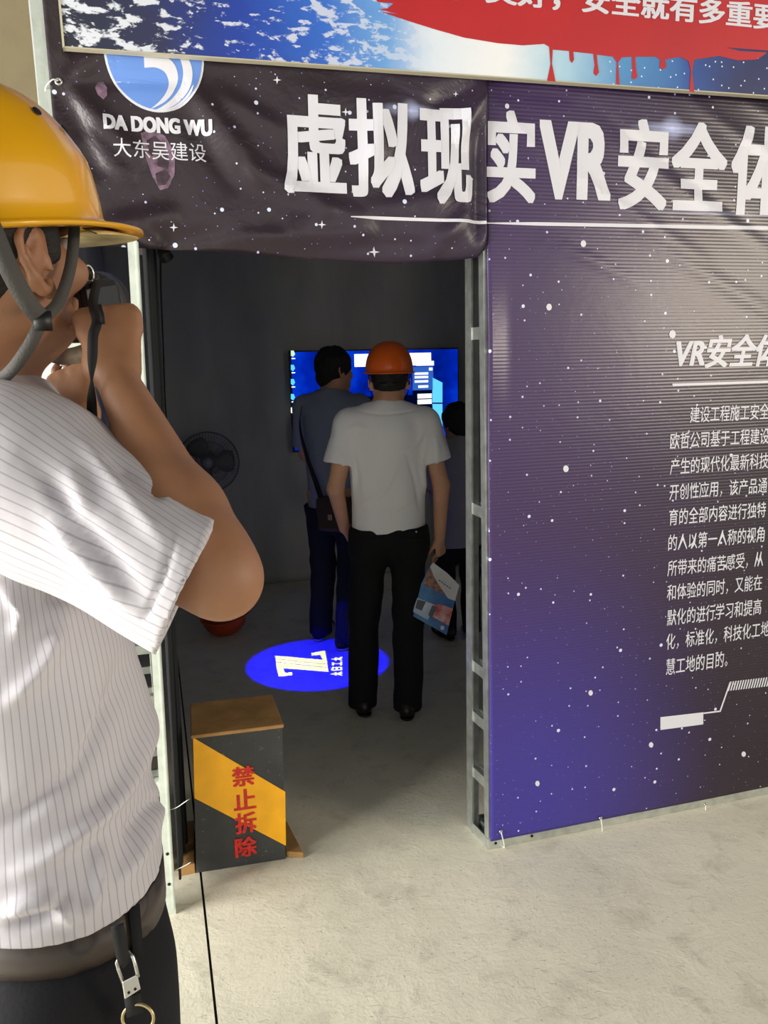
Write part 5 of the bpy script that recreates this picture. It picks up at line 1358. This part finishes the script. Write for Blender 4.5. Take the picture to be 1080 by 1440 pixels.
# right hand closed round the camera grip: back of the hand to the viewer's right
hd = (P(148, 425, .86)-WRR).normalized()
do_hand(v, WRR-up_*.004, hd, Vector((-.25, 1, .1)), Vector((-1, -.1, .1)), curl=(1.35, .9, .5), sc=.86, tcurl=.5, tout=.1)
# left hand under the lens, palm up
ld_ = (P(62, 520, .93)-WRL); 
LW = P(116, 590, 1.06); LP_ = P(98, 530, 1.08)
do_hand(v, LW, LP_-LW, Vector((-.2, .9, .4)), Vector((-1, 0, .3)), curl=(.9, .7, .4), sc=.80, tcurl=.2)
v.cone(WRL, LW, .020, .020, .015)
head(v, HC, hf, hr, hu, HS, .024)
finish('body', v, M['skin'], ph); eyes(HC, hf, hr, hu, ph, HS)
# hair: short, dark, showing under the shell and at the sideburn
RMh = [[hr.x, hr.y, hr.z], [hf.x, hf.y, hf.z], [hu.x, hu.y, hu.z]]
v = vol_for([HC], .16, .004)
v.ell(HC-hf*.015+hu*.034, (.080*HS, .099*HS, .089*HS), RMh, 0); v.ell(HC-hf*.040-hu*.012, (.068*HS, .064*HS, .060*HS), RMh, .02)
for q in (-1, 1): v.cone(HC+hr*q*.070+hf*.030+hu*.04, HC+hr*q*.071+hf*.024-hu*.004, .016, .009, .012)
v.ell(HC+hf*.098-hu*.035, (.075, .062, .088), RMh, .01, 'sub')
for q in (-1, 1):
    v.ell(HC+hr*q*.088-hf*.004-hu*.010, (.022, .021, .033), RMh, .006, 'sub')
v.ell(HC-hf*.03-hu*.115, (.10, .12, .065), RMh, .01, 'sub')
finish('hair', v, M['hair'], ph, .003, 60, (1, 1, .5), 2)

# ---- shirt: body, sleeves and cuffs
ua = (ELB-SR); ual = ua.length; uad = ua/ual
CUF = SR+uad*(ual*.735)
v = vol_for([SL-ph_r*.04, SR+ph_r*.05, HIP+UP*1.0-ph_f*.18-ph_r*.2, HIP+UP*1.0+ph_f*.2+ph_r*.2, neckb+UP*.08], .09, .005)
fl_ = (ph_f, 1.36)
v.cone(chest+UP*.03-ph_f*.004, HIP*.4+chest*.6-Vector((0, 0, 0))+UP*0 if False else Vector((HIP.x*.5+chest.x*.5, HIP.y*.5+chest.y*.5, 1.24)), .170, .156, .03, fl_)
v.cone(Vector((HIP.x*.5+chest.x*.5, HIP.y*.5+chest.y*.5, 1.24)), HIP+UP*1.045-ph_f*.006, .156, .172, .05, fl_)
v.cone(SL+UP*.0, SR-ph_r*.02, .060, .058, .05); v.cone(SR-ph_r*.05, neckb+UP*.004, .05, .055, .05); v.cone(SL+ph_r*.05, neckb+UP*.004, .05, .055, .05)
v.cone(SR-ph_r*.04-UP*.045, SR+uad*.0-UP*.035, .074, .066, .05); v.cone(SR-ph_r*.02-UP*.012, SR+uad*.01-UP*.012, .060, .056, .04)
v.cone(neckb-UP*.01, neckb+UP*.035-ph_f*.0, .070, .066, .01)
def hempost(hm_pts):
    pass
# hem follows the belt line: higher at the side than at the back
hp = P(205, 1262, .80); hq = P(0, 1325, .70)
a_ = hq-hp; nrm_ = a_.cross(ph_f).normalized(); 
if nrm_.z > 0: nrm_ = -nrm_
HEMZ = 1.052
v.cut(Vector((HIP.x, HIP.y, HEMZ)), (0.0, .0, -1)); v.cut(neckb+UP*.042, (UP+ph_f*.3))
tc_ = np.array([(HIP.x+chest.x)/2, (HIP.y+chest.y)/2])
def stripe_body(vs):
    x = (vs[:, 0]-tc_[0]); y = (vs[:, 1]-tc_[1]); rr = x*ph_r.x+y*ph_r.y; ff = (x*ph_f.x+y*ph_f.y)*1.36
    return np.arctan2(rr, -ff)*.165
body_folds = folds([
    (curve2([(200, 905), (205, 1010), (170, 1110), (90, 1190), (0, 1240)]), 13, 0.0165), (curve2([(186, 900), (150, 1000), (100, 1080), (30, 1140), (-20, 1160)]), 14, -0.0135), (curve2([(90, 870), (60, 940), (0, 1000)]), 14, 0.0150),
    (curve2([(60, 850), (100, 835), (180, 860)]), 10, -0.0150), (curve2([(215, 1000), (222, 1100), (200, 1190), (150, 1260)]), 12, 0.0120), (curve2([(130, 1180), (140, 1230), (120, 1300)]), 10, 0.0120), (curve2([(0, 1290), (60, 1268), (120, 1300)]), 12, 0.0180),
    (curve2([(150, 960), (110, 1060), (60, 1110)]), 9, 0.0090), (curve2([(0, 820), (30, 860), (20, 900)]), 10, 0.0150), (curve2([(100, 1250), (60, 1290), (0, 1300)]), 9, -0.0120), (curve2([(170, 1190), (200, 1140), (225, 1120)]), 9, -0.0090)])
shirt = finish('shirt', v, M['pinstripe'], ph, .006, 7, (1, 1, .5), 4, post=body_folds, stripe=stripe_body)
# right sleeve, wide and hanging away from the arm
def sleeve(sh_, el_, frac, r0, r1, inner, drop, par, fr_fn=None, amp=.005, dr=.016, tilt_=-.16):
    d_ = (el_-sh_); l_ = d_.length; d_ = d_/l_; c_ = sh_+d_*l_*frac
    v = vol_for([sh_, c_], .13, .004)
    v.cone(sh_-d_*.045+Vector(drop)*.012, sh_+d_*.03+Vector(drop)*.012, r0, r0*1.02, .03); v.cone(sh_-d_*.0+Vector(drop)*.012, c_+d_*.06+Vector(drop)*dr, r0, r1, .03); v.cone(sh_+Vector(drop)*.03, c_+d_*.06+Vector(drop)*(dr+.012), r0*.95, r1*.98, .03)
    ax = [(v.lo[i]+v.h*np.arange(v.n[i])).astype(np.float32) for i in range(3)]
    def pl(p, n): return (ax[0][:, None, None]-p[0])*n[0]+(ax[1][None, :, None]-p[1])*n[1]+(ax[2][None, None, :]-p[2])*n[2]
    w_ = (c_-CAM_POS).normalized(); cn = ((d_-w_*d_.dot(w_)*1.05).normalized()+Vector(drop)*tilt_).normalized(); v.cut(c_, cn)
    # hollow the mouth
    inr = Vol(v.lo, v.lo+v.h*(v.n-1), v.h); inr.a = np.full(v.a.shape, .08, np.float32)
    inr.cone(c_-d_*.07+Vector(drop)*dr, c_+d_*.06+Vector(drop)*dr, r1*.75, r1-.004, 0); inr.cone(c_-d_*.07+Vector(drop)*(dr+.010), c_+d_*.06+Vector(drop)*(dr+.012), r1*.75, r1*.98-.004, .03)
    v.a = np.maximum(v.a, -inr.a[:v.a.shape[0], :v.a.shape[1], :v.a.shape[2]])
    e1 = d_.cross(Vector(drop)).normalized(); e2 = d_.cross(e1)
    def st(vs):
        q = vs-np.array(sh_); a = q@np.array(e1); b = q@np.array(e2); return np.arctan2(a, b)*.082
    o = finish('sleeve', v, M['pinstripe'], par, amp, 9, (1, 1, 1), 6, post=fr_fn, stripe=st)
    # hem band
    return o, c_, d_
drop_ = Vector((-.15, -.1, -1)); drop_ = (drop_-uad*drop_.dot(uad)).normalized()
sl_f = folds([(curve2([(100, 600), (180, 700), (250, 780)]), 12, .006), (curve2([(40, 640), (120, 740), (210, 850)]), 13, -.006), (curve2([(60, 720), (130, 800), (200, 870)]), 11, .007), (curve2([(140, 640), (200, 680), (240, 700)]), 9, -.006),
    (curve2([(244, 735), (236, 790), (212, 850), (196, 880)]), 4.5, -.0035), (curve2([(90, 650), (110, 690), (120, 740)]), 14, .004)])
sleeve(SR-UP*.004-ph_r*.005, ELB, .895, .074, .055, True, drop_, shirt, sl_f)
dl = (ELL-SL); dropl = Vector((0, 0, -1)); dropl = (dropl-dl.normalized()*dropl.dot(dl.normalized()));  dropl = Vector((-.5, .3, -.2)) if dropl.length < .05 else dropl.normalized()
sleeve(SL, ELL, .6, .064, .070, True, dropl, shirt)
# collar band
cb = [neckb+UP*.028+(ph_r*math.sin(a)*.070)-(ph_f*math.cos(a)*.066) for a in [(-2.2+4.4*i/20) for i in range(21)]]
ribbon('collar', cb, [(p-neckb-UP*.028) for p in cb], .040, .005, M['pinstripe'], shirt)

# ---- belt and trousers
def ring_pts(z, rs, rf, n=48, c=HIP): return [Vector((c.x, c.y, z))+ph_r*math.sin(2*math.pi*i/n)*rs-ph_f*math.cos(2*math.pi*i/n)*rf for i in range(n)]
def band(name, z0, z1, rs, rf, th, mat, par, n=64):
    vs = []
    for (z, g_) in ((z0, 0), (z1, 0), (z1, th), (z0, th)): vs += ring_pts(z, rs+g_, rf+g_, n)
    fs = []
    for k in range(4):
        for i in range(n): fs.append((k*n+i, k*n+(i+1) % n, ((k+1) % 4)*n+(i+1) % n, ((k+1) % 4)*n+i))
    o = mesh(name, vs, fs, mat, par, True); bm = bmesh.new(); bm.from_mesh(o.data); bmesh.ops.recalc_face_normals(bm, faces=bm.faces); bm.to_mesh(o.data); bm.free(); return o
band('belt', 1.000, 1.048, .1585, .118, .004, M['belt'], ph)
v = vol_for([HIP+UP*1.04, HIP+UP*0, anR, anL], .24, .007)
v.cone(HIP+UP*1.06, HIP+UP*.95, .154, .166, .03, (ph_f, 1.36))
for h_, k_, a_ in ((hipR, knR, anR), (hipL, knL, anL)):
    v.cone(h_-ph_f*.03, h_-UP*.06-ph_f*.03, .09, .098, .04)
    v.cone(h_, k_, .098, .078, .03); v.cone(k_, a_-UP*.05, .078, .070, .03)
v.cut((0, 0, 1.012), UP); v.cut((0, 0, .03), -UP)
tr = finish('trousers', v, M['black_cloth'], ph, .006, 8, (1, 1, .8), 11)
for a in (.35, -.75, 1.9, -2.4):
    c_ = Vector((HIP.x, HIP.y, 0))+ph_r*math.sin(a)*.166-ph_f*math.cos(a)*.1255
    ribbon('belt_loop', [c_+UP*.992, c_+UP*1.054], (c_-HIP), .012, .003, M['black_cloth'], tr)
for a_, q in ((anR, 1), (anL, -1)): shoe(ph, a_, ph_f+ph_r*q*.15, 1.05)
# back pocket seam
for a in (-.15,):
    c_ = Vector((HIP.x, HIP.y, 0))

# ---- yellow helmet
hpos = HC+hu*.030-hf*.004
sh_ = hardhat(ph, hpos, hf-hu*.035, hu+hf*.035, .136, .116, .140, M['yellow_shell'], .046, crease=True); sh_.name = 'helmet'
lin = sh_
# vent holes, brim lining
def on_dome(az, t):   # az from the front towards the right side, t = elevation
    x = math.cos(t)**.86*.136*math.cos(az); y = math.cos(t)**.86*.116*math.sin(az); z = math.sin(t)**.92*.140
    p = hpos+hf*x+hr*y+hu*z; n_ = (hf*(x/.136**2)+hr*(y/.116**2)+hu*(z/.14**2)).normalized(); return p, n_
for az, t in ((1.22, .72), (.88, .60), (1.9, .72), (2.3, .6)):
    p, n_ = on_dome(az, t); lathe('vent_hole', [(0, .0022), (.0042, .0022), (.0048, .0008)], p+n_*.001, n_, M['hole'], sh_, 14)
bp = []
for i in range(25):
    az = -1.2+2.4*i/24; cf, sf = math.cos(az), math.sin(az); bp.append((cf, sf))
vs = []; fs = []
for i, (cf, sf) in enumerate(bp):
    pk = .044*(max(0, cf)**2.2)+.004; l = math.hypot(.136*cf, .116*sf); ux, uy = .136*cf/l, .116*sf/l
    a0 = hpos+hf*(.136*cf-ux*.006)+hr*(.116*sf-uy*.006)-hu*.012; a1 = hpos+hf*(.136*cf+ux*pk)+hr*(.116*sf+uy*pk)-hu*(.0175+.010*max(0, cf)**2)
    vs += [a0, a1, a0-hu*.001, a1-hu*.001]
for i in range(24):
    b_ = i*4; fs += [(b_, b_+4, b_+5, b_+1), (b_+2, b_+3, b_+7, b_+6), (b_+1, b_+5, b_+7, b_+3), (b_, b_+2, b_+6, b_+4)]
mesh('brim_lining', vs, fs, M['brim_under'], sh_, True)
# harness straps: rear and front straps meeting below the ear, then under the chin
def hp_(x, y, z): return HC+hr*x+hf*y+hu*z
jn = P(60, 450, .76)
rear = smoothpath([P(-38, 270, .715), P(-14, 315, .715), P(10, 372, .72), P(38, 424, .74), jn], 6)
ribbon('rear_strap', rear, [(CAM_POS-p) for p in rear], .017, .003, M['strap_grey'], ph)
front = smoothpath([P(103, 284, .86), P(104, 330, .85), P(98, 380, .83), P(82, 425, .80), jn, P(42, 485, .76), P(15, 522, .78), P(-15, 545, .83)], 6)
ribbon('front_strap', front, [(CAM_POS-p) for p in front], .0115, .0025, M['strap_grey'], ph)
ribbon('strap_buckle', [jn+(CAM_POS-jn).normalized()*.003+UP*.008, jn+(CAM_POS-jn).normalized()*.003-UP*.010], (CAM_POS-jn), .016, .004, M['black_plastic'], ph)

# ---- the camera he holds
cmc = P(84, 426, .955)
cmr = empty('photo_camera', cmc, 'black camera with lens held at the eye of the photographer', 'camera')
cf_, cr_, cu_ = frame(hf*.92+hr*-.1, UP)
def cbx(name, x0, x1, y0, y1, z0, z1, mat, bev=.004):   # x along the face-right, y along the lens axis, z up
    o_ = cmc
    return hexa(name, [o_+cr_*x+cf_*y+cu_*z for x, y, z in ((x0, y0, z0), (x1, y0, z0), (x1, y1, z0), (x0, y1, z0), (x0, y0, z1), (x1, y0, z1), (x1, y1, z1), (x0, y1, z1))], mat, cmr, bev)
cbx('camera_body', -.050, .050, -.020, .022, -.045, .030, M['black_plastic'], .006); cbx('grip', .030, .060, -.018, .040, -.045, .022, M['black_plastic'], .008)
cbx('viewfinder_hump', -.022, .022, -.024, .026, .030, .052, M['black_plastic'], .006)
lathe('lens', [(0, .02), (.034, .02), (.034, .05), (.036, .052), (.036, .085), (.033, .09), (.030, .082), (0, .078)], cmc-cr_*.005-cu_*.008, cf_, M['black_plastic'], cmr, 28)
lathe('zoom_ring', [(.0362, .055), (.038, .056), (.038, .076), (.0362, .077)], cmc-cr_*.005-cu_*.008, cf_, M['dark_grey_plastic'], cmr, 28)
tube('strap_lug', [cmc+cr_*.052+cu_*.03+(cf_*.007*math.cos(a)+cu_*.009*math.sin(a)) for a in [2*math.pi*i/14 for i in range(14)]], .0015, M['chrome'], cmr, 6, True)
# woven sunshade cap hanging at the lens underside (brownish grey band above the left hand)
M['strap_brown'] = plain('strap_brown', srgb(120, 108, 92), .6, nscale=50, namt=.25)
lb = smoothpath([P(60, 490, .97), P(80, 500, .95), (P(100, 501, .95)), P(124, 494, .97)], 5)
ribbon('hand_band', lb, [(CAM_POS-p) for p in lb], .019, .004, M['strap_brown'], cmr)
# neck strap: from the lug down, twisting once
sp_ = [P(137, 396, .93), P(131, 425, .86), P(136, 452, .815), P(131, 472, .80), P(130, 500, .795), P(129, 524, .795), P(129, 545, .80), P(129, 570, .81), P(130, 610, .84), P(120, 680, .86)]
sp_ = smoothpath(sp_, 6); nn_ = []; ww_ = []
for i, p in enumerate(sp_):
    y_ = ray_px(p)[1]; a = min(1, abs(y_-534)/40); nn_.append((CAM_POS-p).normalized()); ww_.append(.0022+.0075*math.sin(min(1, a)*math.pi/2))
ribbon('neck_strap', sp_, nn_, ww_, .002, M['black_web'], cmr)
ribbon('strap_tail', [P(140, 430, .82), P(144, 445, .81), P(145, 456, .81)], (CAM_POS-sp_[4]), .004, .002, M['black_web'], cmr)
cbx('eyecup', -.016, .016, -.036, -.022, .028, .048, M['black_plastic'], .003)

# ---- key holder on the belt
def surf(px, py, d): return P(px, py, d)
kd = .845
kh = empty('key_clip', P(180, 1370, kd), 'silver snap hook and ring on black strap hanging from the belt loop', 'key clip')
ksp = smoothpath([P(165, 1300, .775), P(169, 1325, .780), P(173, 1345, .790), P(178, 1352, .797)], 4)
ribbon('strap', ksp, [(CAM_POS-p) for p in ksp], .012, .003, M['black_web'], kh)
def kt(pts_, r, mat, name, cl=False): tube(name, [P(x, y, d) for x, y, d in pts_], r, mat, kh, 8, cl)
D1 = .795
kt([(174, 1385, D1), (166, 1362, D1), (164, 1354, D1), (168, 1346, D1), (174, 1342, D1), (181, 1339, D1), (187, 1346, D1), (190, 1356, D1), (194, 1374, D1)], .0018, M['chrome'], 'hook_bow')
q = [(171, 1381), (193, 1370), (198, 1391), (175, 1406)]
hexa('hook_body', [P(x, y, D1+.004) for x, y in q][::-1]+[P(x, y, D1-.002) for x, y in q][::-1], M['chrome'], kh, .0012)
for x, y in ((181, 1396), (190, 1391)): lathe('rivet', [(0, .001), (.0012, .0008), (.0014, 0)], P(x, y, D1-.0022), (CAM_POS-P(x, y, D1)), M['hole'], kh, 8)
ribbon('strap', [P(186, 1398, D1+.004), P(190, 1425, D1+.006)], (CAM_POS-P(186, 1400, D1)), .016, .003, M['black_web'], kh)
kt([(194+22*math.cos(a), 1432+20*math.sin(a), D1+.004) for a in [2*math.pi*i/24 for i in range(24)]], .0016, M['brass'], 'split_ring', True)
